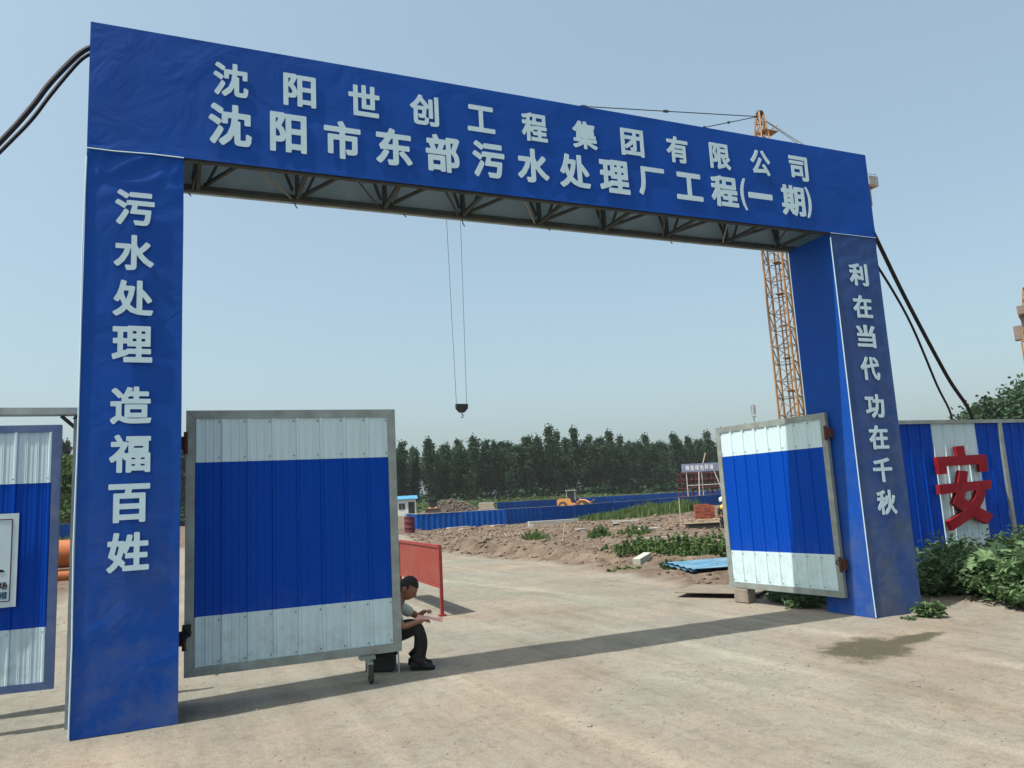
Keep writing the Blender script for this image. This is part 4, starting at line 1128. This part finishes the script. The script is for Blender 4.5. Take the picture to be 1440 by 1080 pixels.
def remesh(meshes, voxel):
    import bmesh
    bm = bmesh.new()
    for m in meshes: bm.from_mesh(m)
    me = bpy.data.meshes.new('j'); bm.to_mesh(me); bm.free()
    o = bpy.data.objects.new('j', me); COL.objects.link(o)
    r = o.modifiers.new('r', 'REMESH'); r.mode = 'VOXEL'; r.voxel_size = voxel; r.use_smooth_shade = True
    s = o.modifiers.new('s', 'SMOOTH'); s.factor = .5; s.iterations = 2
    out = eval_mesh(o); bpy.data.objects.remove(o)
    return out
def head_mesh(c, tilt, turn=0.0, grow=0.0, hair=False):
    """profile-shaped head, local front = +x; c = centre"""
    import bmesh
    bm = bmesh.new(); bmesh.ops.create_uvsphere(bm, u_segments=28, v_segments=20, radius=1)
    kill = []
    for v in bm.verts:
        x, y, z = v.co
        jaw = max(0, -z)
        X = x * .098 * (1 - .10 * jaw) + (.012 * jaw if x > 0 else .028 * jaw * (1 - jaw) * 2)
        Yy = y * .076 * (1 - .32 * jaw ** 1.3); Zz = z * .118
        if x > .5:
            k = (x - .5) / .5; ky = math.exp(-(y / .22) ** 2)
            X += .026 * k * ky * math.exp(-((z + .12) / .16) ** 2)             # nose
            X += .010 * k * math.exp(-(y / .35) ** 2) * math.exp(-((z + .45) / .12) ** 2)   # lips
            X += .010 * k * math.exp(-(y / .35) ** 2) * math.exp(-((z + .82) / .15) ** 2)   # chin
            X += .006 * k * math.exp(-((z - .20) / .10) ** 2)                  # brow
            X -= .012 * k * math.exp(-((abs(y) - .38) / .16) ** 2) * math.exp(-((z - .02) / .10) ** 2)   # eye sockets
        v.co = (X, Yy, Zz)
        if hair:
            v.co *= 1 + grow; v.co.z += .004
            line = .42 if x > .35 else (-.05 if x > -.15 else -.5)
            if z < line - .02: kill.append(v)
            else: v.co += Vector((random.uniform(-1, 1), random.uniform(-1, 1), random.uniform(-1, 1))) * .0025
    if kill: bmesh.ops.delete(bm, geom=kill, context='VERTS')
    R = Matrix.Translation(c) @ Matrix.Rotation(turn, 4, 'Z') @ Matrix.Rotation(tilt, 4, 'Y')
    bmesh.ops.transform(bm, matrix=R, verts=bm.verts)
    if not hair:
        for s in (-1, 1):                                                       # ears
            r = bmesh.ops.create_uvsphere(bm, u_segments=10, v_segments=8, radius=1)
            bmesh.ops.transform(bm, matrix=R @ Matrix.Translation((-.008, s * .078, -.008)) @ Matrix.Diagonal((.020, .010, .032, 1)), verts=r['verts'])
    me = bpy.data.meshes.new('head'); bm.to_mesh(me); bm.free()
    return me, R
def seated_person(label, loc, rz, shirt, trousers, hat=None, scale=1.0, hole='tee'):
    t = thing('person', label, 'person', loc, rz, scale=scale)
    hipz = .30
    J = []; E = []
    def add(p, r, par=None, r2=None):
        J.append((*p, r, r2 or r)); i = len(J) - 1
        if par is not None: E.append((par, i))
        return i
    pel = add((-.36, 0, hipz), .11, None, .13)
    sp1 = add((-.33, 0, .42), .10, pel, .125); sp2 = add((-.26, 0, .54), .11, sp1, .14); nk = add((-.185, 0, .625), .055, sp2); n2 = add((-.14, 0, .69), .047, nk)
    hands = []
    for s, el, wr, hd in ((-1, (-.115, -.285, .435), (.03, -.15, .462), (.095, -.10, .468)), (1, (-.03, .27, .45), (.045, .13, .515), (.095, .08, .53))):
        sh = add((-.225, s * .165, .585), .052, sp2); m = add(tuple((Vector((-.225, s * .165, .585)) + Vector(el)) / 2), .044, sh)
        e = add(el, .037, m); w = add(wr, .024, e); hands.append((wr, hd, s)); h = add(tuple((Vector(wr) * .4 + Vector(hd) * .6)), .026, w, .018)
    legs = []
    for s in (-1, 1):
        kx = .02 if s < 0 else -.02
        a = add((-.34, s * .09, hipz - .01), .085, pel); k0 = add((-.16, s * .115, .375), .076, a); k = add((kx, s * .12, .412), .056, k0)
        c = add((kx + .01, s * .12, .27), .048, k); an = add((kx - .02, s * .115, .095), .030, c); ft = add((kx + .07, s * .125, .045), .018, an); legs.append(kx)
    body = skin_mesh(J, E, 0, 1)
    hm, R = head_mesh((-.092, 0, .768), .62, -.18)
    parts = [body, hm]
    for wr, hd, s in hands:                                                     # fingers, curled down over the paper
        d = (Vector(hd) - Vector(wr)).normalized(); side = Vector((-d.y, d.x, 0)).normalized()
        b = Vector(wr) * .3 + Vector(hd) * .7
        for q, L in ((-1.5, .058), (-.5, .068), (.5, .064), (1.5, .050)):
            p0 = b + side * q * .017; p1 = p0 + d * L * .55; p2 = p1 + d * L * .25 + Vector((0, 0, -.018)); p3 = p2 + d * .004 + Vector((0, 0, -.018))
            parts.append(MB().path([p0, p1, p2, p3], [.0095, .009, .008, .0065], 8).mesh('f', M['skin']))
        th = b - side * s * -.028 - d * .02
        parts.append(MB().path([th - side * s * -.008, th + d * .03 + Vector((0, 0, -.004)), th + d * .05 + Vector((0, 0, -.016))], [.011, .010, .008], 8).mesh('f', M['skin']))
    bm_ = remesh(parts, .0075); bm_.materials.clear(); bm_.materials.append(M['skin'])
    link('body', bm_, t)
    # eyes and brows
    ey = MB()
    for s in (-1, 1):
        c = R @ Vector((.0825, s * .030, .004)); ey.lathe(tuple(c), [(.002, -.009), (.009, -.004), (.010, 0), (.009, .004), (.002, .009)], 10)
    ey.build('eye', M['dark_block'], t)
    if hat is None:
        hr, _ = head_mesh((-.092, 0, .768), .62, -.18, grow=.055, hair=True)
        hr.materials.append(M['hair']); hr.shade_smooth(); link('hair', hr, t)
    else:
        hb = MB(); hb.lathe((0, 0, 0), [(.128, .012), (.130, .018), (.108, .03), (.106, .07), (.085, .115), (.045, .14), (.01, .146)], 20)
        me = hb.mesh('helmet', hat); me.transform(R @ Matrix.Translation((-.004, 0, .018))); link('helmet', me, t)
    # shirt
    S = []; Es = []
    def ad(p, r, par=None, r2=None):
        S.append((*p, r, r2 or r)); i = len(S) - 1
        if par is not None: Es.append((par, i))
        return i
    a = ad((-.37, 0, .30), .13, None, .155); b = ad((-.34, 0, .42), .122, a, .148); c = ad((-.268, 0, .54), .128, b, .16); d = ad((-.205, 0, .61), .075, c, .085)
    for s, el in ((-1, (-.115, -.285, .435)), (1, (-.03, .27, .45))):
        sh = Vector((-.228, s * .162, .585)); e = ad(tuple(sh), .070, c); f_ = ad(tuple(sh.lerp(Vector(el), .45)), .063, e); ad(tuple(sh.lerp(Vector(el), .72)), .060, f_)
    sm = skin_mesh(S, Es, 0, 2); sm.materials.clear(); sm.materials.append(shirt); link('shirt', sm, t)
    S = []; Es = []
    a = ad((-.365, 0, .30), .125, None, .15)
    for s in (-1, 1):
        kx = .02 if s < 0 else -.02
        b = ad((-.33, s * .09, .30), .105, a); b2 = ad((-.16, s * .118, .37), .093, b); k = ad((kx - .005, s * .12, .40), .080, b2); c = ad((kx + .03, s * .12, .27), .078, k, .07); c2 = ad((kx + .012, s * .118, .17), .066, c, .06); ad((kx - .012, s * .116, .065), .060, c2)
    tm = skin_mesh(S, Es, 0, 2); tm.materials.clear(); tm.materials.append(trousers); link('trousers', tm, t)
    for s in (-1, 1):
        kx = .0 if s < 0 else -.05
        MB().path([(kx - .03, s * .117, .15), (kx + .01, s * .122, .10), (kx + .06, s * .127, .068)], [.058, .060, .050], 10).build('sock', M['trousers'], t)
        f = MB(); P = []
        prof = [(-.075, .028, .065), (-.045, .036, .090), (.0, .037, .098), (.05, .039, .078), (.10, .041, .060), (.14, .034, .050), (.165, .014, .034)]
        nn = 12
        for (xx, w, h) in prof:
            for j in range(nn):
                an = 2 * math.pi * j / nn; yy = w * math.cos(an); zz = h * .5 + h * .5 * math.sin(an)
                P.append((kx + xx, s * .12 + yy, max(.004, zz)))
        Ff = [(i * nn + j, i * nn + (j + 1) % nn, (i + 1) * nn + (j + 1) % nn, (i + 1) * nn + j) for i in range(len(prof) - 1) for j in range(nn)]
        Ff += [tuple(reversed(range(nn))), tuple(range((len(prof) - 1) * nn, len(prof) * nn))]
        f.add(P, Ff); f.s = True
        f.build('shoe', M['shoe'], t)
    return t
seated_person('man in pale T-shirt and dark trousers sitting hunched behind the left leaf', (2.935, .83, 0), math.radians(-23), M['shirt'], M['trousers'])
so = MB().cbox((0, 0, .118), (.27, .24, .236), .012).build('stool', M['dark_block'], None, (2.585, .97, 0)); so.rotation_euler = (0, 0, -.4)
tag(so, 'dark block used as a stool under the sitting man', 'stool')
pp = MB(); P = []; 
for i in range(9):
    for j in range(6):
        u = i / 8; v = j / 5
        P.append((u * .26, (v - .5) * .20, .012 * math.sin(u * 4 + v * 2) - .018 * (u - .4) ** 2))
pp.add(P, [(i * 6 + j, (i + 1) * 6 + j, (i + 1) * 6 + j + 1, i * 6 + j + 1) for i in range(8) for j in range(5)])
pp.add([(a, b, c - .002) for a, b, c in P], [(i * 6 + j + 1, (i + 1) * 6 + j + 1, (i + 1) * 6 + j, i * 6 + j) for i in range(8) for j in range(5)])
po = pp.build('paper_sheet', M['pink'], None, (2.93, .86, .475)); po.rotation_euler = (.05, .08, math.radians(-23)); tag(po, 'pink sheet of paper held by the sitting man', 'paper')

seated_person('worker in yellow helmet and pale shirt crouching by the mortar tray', (20.30, 18.10, gz(20.30, 18.10)), math.radians(140), M['white_hat'], M['trousers'], M['yellow_hat'], 1.0)
seated_person('worker in white helmet and dark clothes beside the brick stack', (24.88, 23.97, gz(24.88, 23.97)), math.radians(170), M['trousers'], M['trousers'], M['white_hat'], 1.15)

# ------------------------------------------------------------------ bricks and mortar tray
bk = thing('brick_stack', 'stack of red bricks on the site near the stake', 'bricks', (24.6, 24.9, gz(24.6, 24.9) - .03), math.radians(-23))
bm1 = MB(); bm1.box((0, 0, 0), (.235, .112, .052)); bme = bm1.mesh('brick', M['brick'])
cnt = 0
for l in range(14):
    for i in range(4):
        for j in (0, 1):
            if l > 11 and i == 3: continue
            if j == 1 and not (l == 13 or i in (0, 3)): continue
            o = link('brick', bme, bk, (-.36 + .243 * i + random.uniform(-.008, .008), .12 * j + random.uniform(-.01, .01), .03 + .0555 * l)); cnt += 1
            o.rotation_euler = (0, 0, random.uniform(-.03, .03))
MB().box((0, .06, .37), (.90, .10, .72)).build('brick_core', M['brick'], bk)
ty = thing('mortar_tray', 'shallow dark mortar tray with pale rim on the soil', 'tray', (20.0, 19.0, gz(20, 19)), math.radians(-23))
MB().box((0, 0, .13), (1.25, .6, .26)).build('tray_body', M['dark_block'], ty)
for a, b in (((0, -.31, .275), (1.3, .04, .03)), ((0, .31, .275), (1.3, .04, .03)), ((-.64, 0, .275), (.03, .58, .03)), ((.64, 0, .275), (.03, .58, .03))):
    MB().box(a, b).build('rim', M['timber'], ty)
slab('timber plank sticking out from the brick stack towards the workers', 22.1, 21.2, 1.0, .12, .05, -.3, M['timber'], 'plank', 'plank', dz=.22)

# ------------------------------------------------------------------ orange pipes in the left gap
for k, (x, y, z, r, lb) in enumerate(((-2.7, 18.05, .72, .38, 'large orange pipe lying on two smaller pipes behind the wicket leaf'), (-2.5, 17.80, .185, .17, 'smaller orange pipe under the large one, nearer side'), (-2.6, 18.32, .185, .17, 'smaller orange pipe under the large one, farther side'))):
    t = thing('orange_pipe', lb, 'pipe', (x, y, gz(x, y)))
    MB().lathe((0, 0, z - .02), [(r * .93, -1.3), (r, -1.3), (r, 1.3), (r * .93, 1.3)], 28, 'X').build('pipe_wall', M['orange'], t)
    MB().lathe((0, 0, z - .02), [(r * 1.05, .9), (r * 1.07, .93), (r * 1.07, 1.12), (r * 1.05, 1.15)], 28, 'X').build('collar', M['orange'], t)

# dark red drum at the fence corner
dr = thing('oil_drum', 'dark red drum standing at the left end of the middle fence', 'drum', (12.45, 35.2, gz(12.45, 35.2)))
MB().lathe((0, 0, 0), [(.28, 0), (.30, .03), (.29, .05), (.29, .28), (.305, .30), (.29, .32), (.29, .58), (.305, .6), (.29, .62), (.29, .86), (.30, .88)], 20).build('drum_shell', M['maroon'], dr)
MB().lathe((0, 0, 0), [(.27, .86), (.27, .872)], 20).build('lid', M['rust'], dr)

# ------------------------------------------------------------------ site cabin, machines, piles
cb = thing('site_cabin', 'small white portable cabin with light blue roof beyond the fence', 'cabin', (29.1, 103.0, 0), math.radians(-14))
MB().box((0, 0, 1.15), (6.2, 3.0, 2.3)).build('wall', M['cabin_white'], cb)
mb = MB(); mb.prism([(-1.75, 2.3), (1.75, 2.3), (1.75, 2.38), (0, 2.85), (-1.75, 2.38)], -3.35, 3.35, Matrix(((0, 0, 1, 0), (1, 0, 0, 0), (0, 1, 0, 0), (0, 0, 0, 1))))
mb.build('roof', M['cabin_roof'], cb)
for xx in (-2.2, -.4, 1.1):
    w = MB().box((xx, -1.515, 1.35), (.85, .05, .85)).build('window', M['dark_glass'], cb)
    MB().box((xx, -1.55, 1.35), (.04, .03, .85)).build('mullion', M['cabin_white'], w)
MB().box((2.45, -1.515, 1.0), (.9, .05, 1.9)).build('door', M['dark_glass'], cb)

def wheel_loader(label, loc, rz, s=1.0, cab_col='steel_grey'):
    t = thing('wheel_loader', label, 'loader', loc, rz, 'wheel loaders working beyond the fence', s)
    MB().prism([(-2.3, .75), (-2.3, 1.45), (-1.9, 1.6), (-.5, 1.6), (-.3, 1.0), (.3, .9), (.3, .6), (-2.0, .6)], -.65, .65, Matrix(((1, 0, 0, 0), (0, 0, -1, 0), (0, 1, 0, 0), (0, 0, 0, 1)))).build('engine_hood', M['loader'], t)
    MB().box((.95, 0, .95), (1.3, .9, .6)).build('front_frame', M['loader'], t)
    c = MB(); c.box((-.35, 0, 1.95), (1.15, 1.25, 1.3)); cabo = c.build('cab', M['dark_glass'], t)
    for xx, yy in ((-.92, -.62), (-.92, .62), (.22, -.62), (.22, .62)): MB().box((xx, yy, 1.95), (.09, .09, 1.32)).build('cab_post', M[cab_col], cabo)
    MB().box((-.35, 0, 2.66), (1.45, 1.5, .11)).build('cab_roof', M[cab_col], cabo)
    for yy in (-.5, .5):
        MB().path([(.7, yy, 1.35), (1.5, yy, 1.25), (2.3, yy, .75)], .12, 6).build('arm', M['loader'], t)
    MB().prism([(2.1, .25), (3.0, .12), (3.15, .2), (2.55, .45), (2.45, .95), (2.75, 1.2), (2.6, 1.25), (2.2, 1.0)], -1.25, 1.25, Matrix(((1, 0, 0, 0), (0, 0, -1, 0), (0, 1, 0, 0), (0, 0, 0, 1)))).build('bucket', M['rubble'], t)
    for xx in (-1.5, 1.1):
        for yy in (-.85, .85):
            w = MB().lathe((xx, yy, .62), [(.42, -.22), (.6, -.2), (.62, 0), (.6, .2), (.42, .22)], 20, 'Y').build('wheel', M['rubber'], t)
            MB().lathe((xx, yy, .62), [(.3, -.235), (.3, .235)], 14, 'Y').build('rim', M['loader'], w)
    for yy in (-.35, .35): MB().box((1.62, yy, 1.3), (.08, .16, .12)).build('headlight', M['pale_board'], t)
    return t
wheel_loader('orange wheel loader behind the middle fence, left of the site sign', (41.3, 70.5, 0), math.radians(-35), .82)
wheel_loader('small orange loader with dark cab beside the gravel heap', (30.3, 88.0, 0), math.radians(-110), .78, 'dark_block')

def heap(label, x, y, rx, ry, h, n, m, name='rubble_heap'):
    g_ = RNG.random(n); a = RNG.random(n) * 6.283; q = np.sqrt(g_)
    zz = h * (1 - q ** 1.6) * (.8 + .5 * RNG.random(n))
    me = stones_mesh(name, np.stack([rx * q * np.cos(a), ry * q * np.sin(a), zz], 1), .07 + .13 * RNG.random(n), m, .8)
    t = thing(name, label, 'heap', (x, y, -.05))
    mb = MB(); P = [(0, 0, h * .93)]; K = 28
    for ring in (.35, .7, 1.0):
        for k in range(K):
            an = 6.283 * k / K; P.append((rx * ring * math.cos(an), ry * ring * math.sin(an), h * .93 * (1 - ring ** 1.6)))
    F_ = [(0, 1 + k, 1 + (k + 1) % K) for k in range(K)]
    for r in (0, 1): F_ += [(1 + r * K + k, 1 + r * K + (k + 1) % K, 1 + (r + 1) * K + (k + 1) % K, 1 + (r + 1) * K + k) for k in range(K)]
    mb.add(P, F_); mb.build('earth_core', m, t)
    s = link('stones', me, t); s['kind'] = 'stuff'
    return t
heap('low grey-brown gravel heap beyond the fence, right of the cabin', 34.3, 93.0, 4.6, 3.0, 1.6, 2200, M['rubble'])
sb = thing('slab_pile', 'pile of pale slabs stacked beyond the fence right of the gravel heap', 'slabs', (33.7, 78.2, 0), math.radians(-20))
for k in range(5):
    MB().box((random.uniform(-.08, .08), 0, .18 + .27 * k), (1.75, 1.2, .24)).build('slab', M['pale_board'] if k % 2 == 0 else M['timber'], sb)

# ------------------------------------------------------------------ far site gantry sign
def ray(px, py, t):
    d = _f + _r * ((px - 720) / 1082.41) - _u * ((py - 540) / 1082.41)
    return CAM + d * t
sgx0, sgy0 = 52.6, 56.6
ss = thing('site_sign_gantry', 'distant signboard with white lettering on a pole scaffold beyond the fence', 'signboard', (45.45, 54.8, 0), math.radians(-19))
MB().box((2.3, 0, 3.62), (5.6, .16, .80)).build('sign_board', M['site_sign'], ss)
bd = [c for c in ss.children if c.name.startswith('sign_board')][0]
for k, ch in enumerate('铸造绿色环境'):
    put_glyph(ch, .02 + .47 * k, -.085, 3.62, .38, .50, bd, bold=.03, m=M['white_hat'], depth=.01)
for xx in (-.1, 1.4, 3.2, 4.7):
    MB().tube((xx, 0, 0), (xx, 0, 3.3), .055, n=6).build('pole', M['pale_board'], ss)
for xx, dx in ((1.1, -.5), (2.6, .75), (4.0, .5)):
    MB().tube((xx, -.1, 3.2), (xx + dx, -1.0, .0), .05, n=6).build('strut', M['pale_board'], ss)
MB().tube((-.1, -.12, 1.95), (5.0, -.12, 1.95), .05, n=6).build('cross_pole', M['pale_board'], ss)
MB().tube((1.6, 0, 4.0), (1.95, 0, 5.0), .05, n=6).build('aerial_pole', M['timber'], ss)
sf = thing('scaffold_tower', 'dark maroon scaffold standing behind the distant signboard', 'scaffold', (46.6, 57.0, 0), math.radians(-19))
for i in range(12):
    for j in (0, 1): MB().tube((i * .5 - .3, j * 1.2, 0), (i * .5 - .3, j * 1.2, 3.2 + .2 * (i % 3)), .05, n=5).build('standard', M['maroon'], sf)
for z in (.9, 1.7, 2.5, 3.1):
    for j in (0, 1): MB().tube((-.4, j * 1.2 - .06, z), (5.4, j * 1.2 - .06, z), .04, n=5).build('ledger', M['maroon'], sf)
MB().box((2.5, .6, 2.3), (5.6, 1.0, .05)).build('deck', M['maroon'], sf)

# ------------------------------------------------------------------ tower cranes
def lattice(mb_set, p0, p1, w, n, up=Vector((0, 0, 1)), ch=.09, br=.045, w1=None):
    """square lattice between two points; returns chord and brace builders"""
    p0 = Vector(p0); p1 = Vector(p1); d = (p1 - p0).normalized()
    x = d.cross(up if abs(d.dot(up)) < .9 else Vector((1, 0, 0))).normalized(); y = x.cross(d)
    C, B = mb_set; w1 = w1 or w
    def cor(t, k):
        ww = w + (w1 - w) * t; sx, sy = ((-1, -1), (1, -1), (1, 1), (-1, 1))[k]
        return p0.lerp(p1, t) + x * sx * ww / 2 + y * sy * ww / 2
    for k in range(4): C.bar(cor(0, k), cor(1, k), ch)
    for i in range(n):
        a, b = i / n, (i + 1) / n
        for k in range(4):
            k2 = (k + 1) % 4
            B.bar(cor(a, k), cor(a, k2), br)
            if i % 2 == 0: B.bar(cor(a, k), cor(b, k2), br)
            else: B.bar(cor(a, k2), cor(b, k), br)
def tower_crane(label, base, H, ang, jl=50, head=5.2, rot=0.6, trolley=None, hookz=7.5, cjl=12.0):
    t = thing('tower_crane', label, 'crane', base, 0, 'tower cranes on the site')
    A = Vector((math.cos(ang), math.sin(ang), 0)); S = Vector((-A.y, A.x, 0))
    R = Matrix.Rotation(rot, 3, 'Z')
    n = int(H / 1.35); w = 1.55
    C, B, LD = MB(), MB(), MB()
    cs_ = [R @ Vector((sx * w / 2, sy * w / 2, 0)) for sx, sy in ((-1, -1), (1, -1), (1, 1), (-1, 1))]
    for c in cs_: C.bar(c, c + Vector((0, 0, H)), .13)
    for i in range(n):
        z0, z1 = H * i / n, H * (i + 1) / n; zm = (z0 + z1) / 2
        for k in range(4):
            a, b = cs_[k], cs_[(k + 1) % 4]; m_ = (a + b) / 2
            up = Vector((0, 0, 1))
            B.bar(a + up * z0, b + up * z0, .07)
            if i % 2 == 0: B.bar(a + up * z0, b + up * z1, .07)
            else: B.bar(b + up * z0, a + up * z1, .07)
    C.build('mast_chord', M['crane'], t); B.build('mast_brace', M['crane_grey'], t)
    # the ladder and climbing column that reads as a dense orange line inside the mast
    for q in (-.16, .16): LD.bar(R @ Vector((.5, q, 0)), R @ Vector((.5, q, H)), .09)
    for i in range(int(H / .45)): LD.bar(R @ Vector((.5, -.16, i * .45)), R @ Vector((.5, .16, i * .45)), .05)
    for i in range(int(H / 2.7)): LD.box(R @ Vector((.45, 0, i * 2.7 + 1)), (.75, .6, .06), m=R)
    LD.build('ladder', M['crane'], t)
    # climbing frame, slewing ring, cab
    F_ = MB(); 
    for z in (H - 4.2, H - 2.6, H - 1.0):
        for k in range(4):
            a, b = cs_[k] * 1.3, cs_[(k + 1) % 4] * 1.3; F_.bar(a + Vector((0, 0, z)), b + Vector((0, 0, z)), .12)
    for k in range(4): F_.bar(cs_[k] * 1.3 + Vector((0, 0, H - 4.2)), cs_[k] * 1.3 + Vector((0, 0, H - 1.0)), .12)
    F_.build('climbing_frame', M['crane'], t)
    MB().lathe((0, 0, H), [(1.1, 0), (1.1, .35), (.9, .4), (.9, .9)], 20).build('slewing_ring', M['crane'], t)
    c = A * 1.2 + S * 1.3
    cabo = MB().box(c + Vector((0, 0, H + .2)), (1.3, 1.2, 1.7), ang).build('cab', M['crane_grey'], t)
    MB().box(c + A * .67 + Vector((0, 0, H + .4)), (.04, 1.0, 1.0), ang).build('window', M['dark_glass'], cabo)
    J = H + 1.1; top = Vector((0, 0, J + head))
    HB, HC = MB(), MB(); lattice((HC, HB), (0, 0, H + .9), top, 1.3, 6, ch=.13, br=.07, w1=.45); HC.build('cathead', M['crane'], t); HB.build('cathead_brace', M['crane'], t)
    MB().lathe(top, [(.16, -.3), (.3, 0), (.16, .3)], 12, 'Y').build('sheave', M['black'], t)
    MB().box(top - Vector((0, 0, 1.6)) - A * .7, (1.5, .9, .08), ang).box(top - Vector((0, 0, 1.1)) - A * 1.4, (.06, .9, .06), ang).build('platform', M['crane'], t)
    JC, JB = MB(), MB(); lattice((JC, JB), A * .6 + Vector((0, 0, J)), A * jl + Vector((0, 0, J)), 1.15, int(jl / 1.6), ch=.11, br=.06)
    JC.build('jib_chord', M['crane'], t); JB.build('jib_brace', M['crane_grey'], t)
    CJ = MB(); CK = MB()
    for s in (-.6, .6): CJ.bar(-A * .6 + S * s + Vector((0, 0, J - .4)), -A * cjl + S * s + Vector((0, 0, J - .4)), .22)
    for i in range(10): CK.bar(-A * (.6 + (cjl - .6) * i / 9) + S * .6 + Vector((0, 0, J - .4)), -A * (.6 + (cjl - .6) * i / 9) - S * .6 + Vector((0, 0, J - .4)), .1)
    for i in range(10):
        for s in (-.75, .75):
            p = -A * (.6 + (cjl - .6) * i / 9) + S * s + Vector((0, 0, J - .3)); CK.bar(p, p + Vector((0, 0, .95)), .04)
    for s in (-.75, .75): CK.bar(-A * .6 + S * s + Vector((0, 0, J + .65)), -A * cjl + S * s + Vector((0, 0, J + .65)), .04)
    CJ.build('counter_jib', M['crane'], t); CK.build('railing', M['steel_grey'], t)
    MB().box(-A * (cjl - 1.2) + Vector((0, 0, J - 1.3)), (1.2, 1.1, 1.9), ang).build('counterweight', M['crane_grey'], t)
    MB().box(-A * (cjl - .2) + Vector((0, 0, J + .1)), (1.1, 1.3, .9), ang).build('winch_house', M['crane_grey'] if cjl < 10 else M['steel_grey'], t)
    for q in (-.35, .35):
        MB().tube(top - Vector((0, 0, .3)), -A * (cjl - .6) + S * q + Vector((0, 0, J - .3)), .03, n=5).build('tie_rod', M['crane_grey'], t)
    a = top + A * .2 - Vector((0, 0, .3))
    for L in (13.0, 38.0):
        if L > jl: continue
        e = A * L + Vector((0, 0, J + .6))
        MB().tube(a, e, .04, n=5).build('tie_rod', M['truss'], t)
        for u in (.25, .45, .7): MB().tube(a.lerp(e, u - .006), a.lerp(e, u + .006), .11, n=6).build('tie_joint', M['truss'], t)
    if trolley:
        p = A * trolley
        MB().box(p + Vector((0, 0, J - .75)), (1.8, 1.2, .25), ang).build('trolley', M['crane_grey'], t)
        bl = Vector((p.x, p.y, hookz))
        for q in (-1, 1):
            MB().tube(p + A * .58 * q + Vector((0, 0, J - .8)), bl + A * .36 * q + Vector((0, 0, .3)), .015, n=4).build('hoist_rope', M['truss'], t)
        hk = MB().prism([(-.40, .28), (.40, .28), (.40, -.02), (.16, -.28), (-.16, -.28), (-.40, -.02)], -.14, .14, Matrix.Translation(bl) @ Matrix.Rotation(math.radians(90), 4, 'X')).build('hook_block', M['black'], t)
        MB().path([bl + Vector((0, 0, -.25)), bl + Vector((0, 0, -.42)), bl + Vector((.10, 0, -.5)), bl + Vector((.05, 0, -.62)), bl + Vector((-.08, 0, -.58))], .035, 6).build('hook', M['rust'], hk)
    return t
tower_crane('orange lattice tower crane behind the right pillar with its hook hanging mid-gate', (45.94, 40.88, 0), 26.9, math.pi, 50, 5.0, .55, 28.1, 7.7)
tower_crane('second orange tower crane cut by the right edge of the photo', (93.9, 51.0, 0), 18.0, math.radians(29.5), 44, 4.2, .3, 30, 9, cjl=9.0)
# phone mast far away
am = thing('radio_mast', 'thin distant antenna mast rising above the right gate leaf', 'mast', (109.4, 118.6, 0))
MB().tube((0, 0, 0), (0, 0, 18.3), .22, .10, 8).build('mast_pole', M['steel_grey'], am)
for k in range(3):
    a = k * 2.09
    MB().box((.42 * math.cos(a), .42 * math.sin(a), 17.2), (.25, .25, 1.9), a).build('antenna', M['steel_grey'], am)
MB().lathe((0, 0, 0), [(.6, 15.7), (.6, 15.8)], 12).build('platform', M['steel_grey'], am)

# ------------------------------------------------------------------ the hazy air
hz = bpy.data.materials.new('haze'); hz.use_nodes = True
hn = hz.node_tree.nodes; hn.remove(hn['Principled BSDF'])
pv = hn.new('ShaderNodeVolumePrincipled'); pv.inputs['Density'].default_value = 0.0002; pv.inputs['Color'].default_value = (.90, .95, 1.0, 1)
hz.node_tree.links.new(pv.outputs[0], hn['Material Output'].inputs['Volume'])
ho = MB().box((50, 60, 18.5), (560, 480, 41)).build('haze', hz, kind='stuff')
ho['label'] = 'thin pale summer haze over the site'
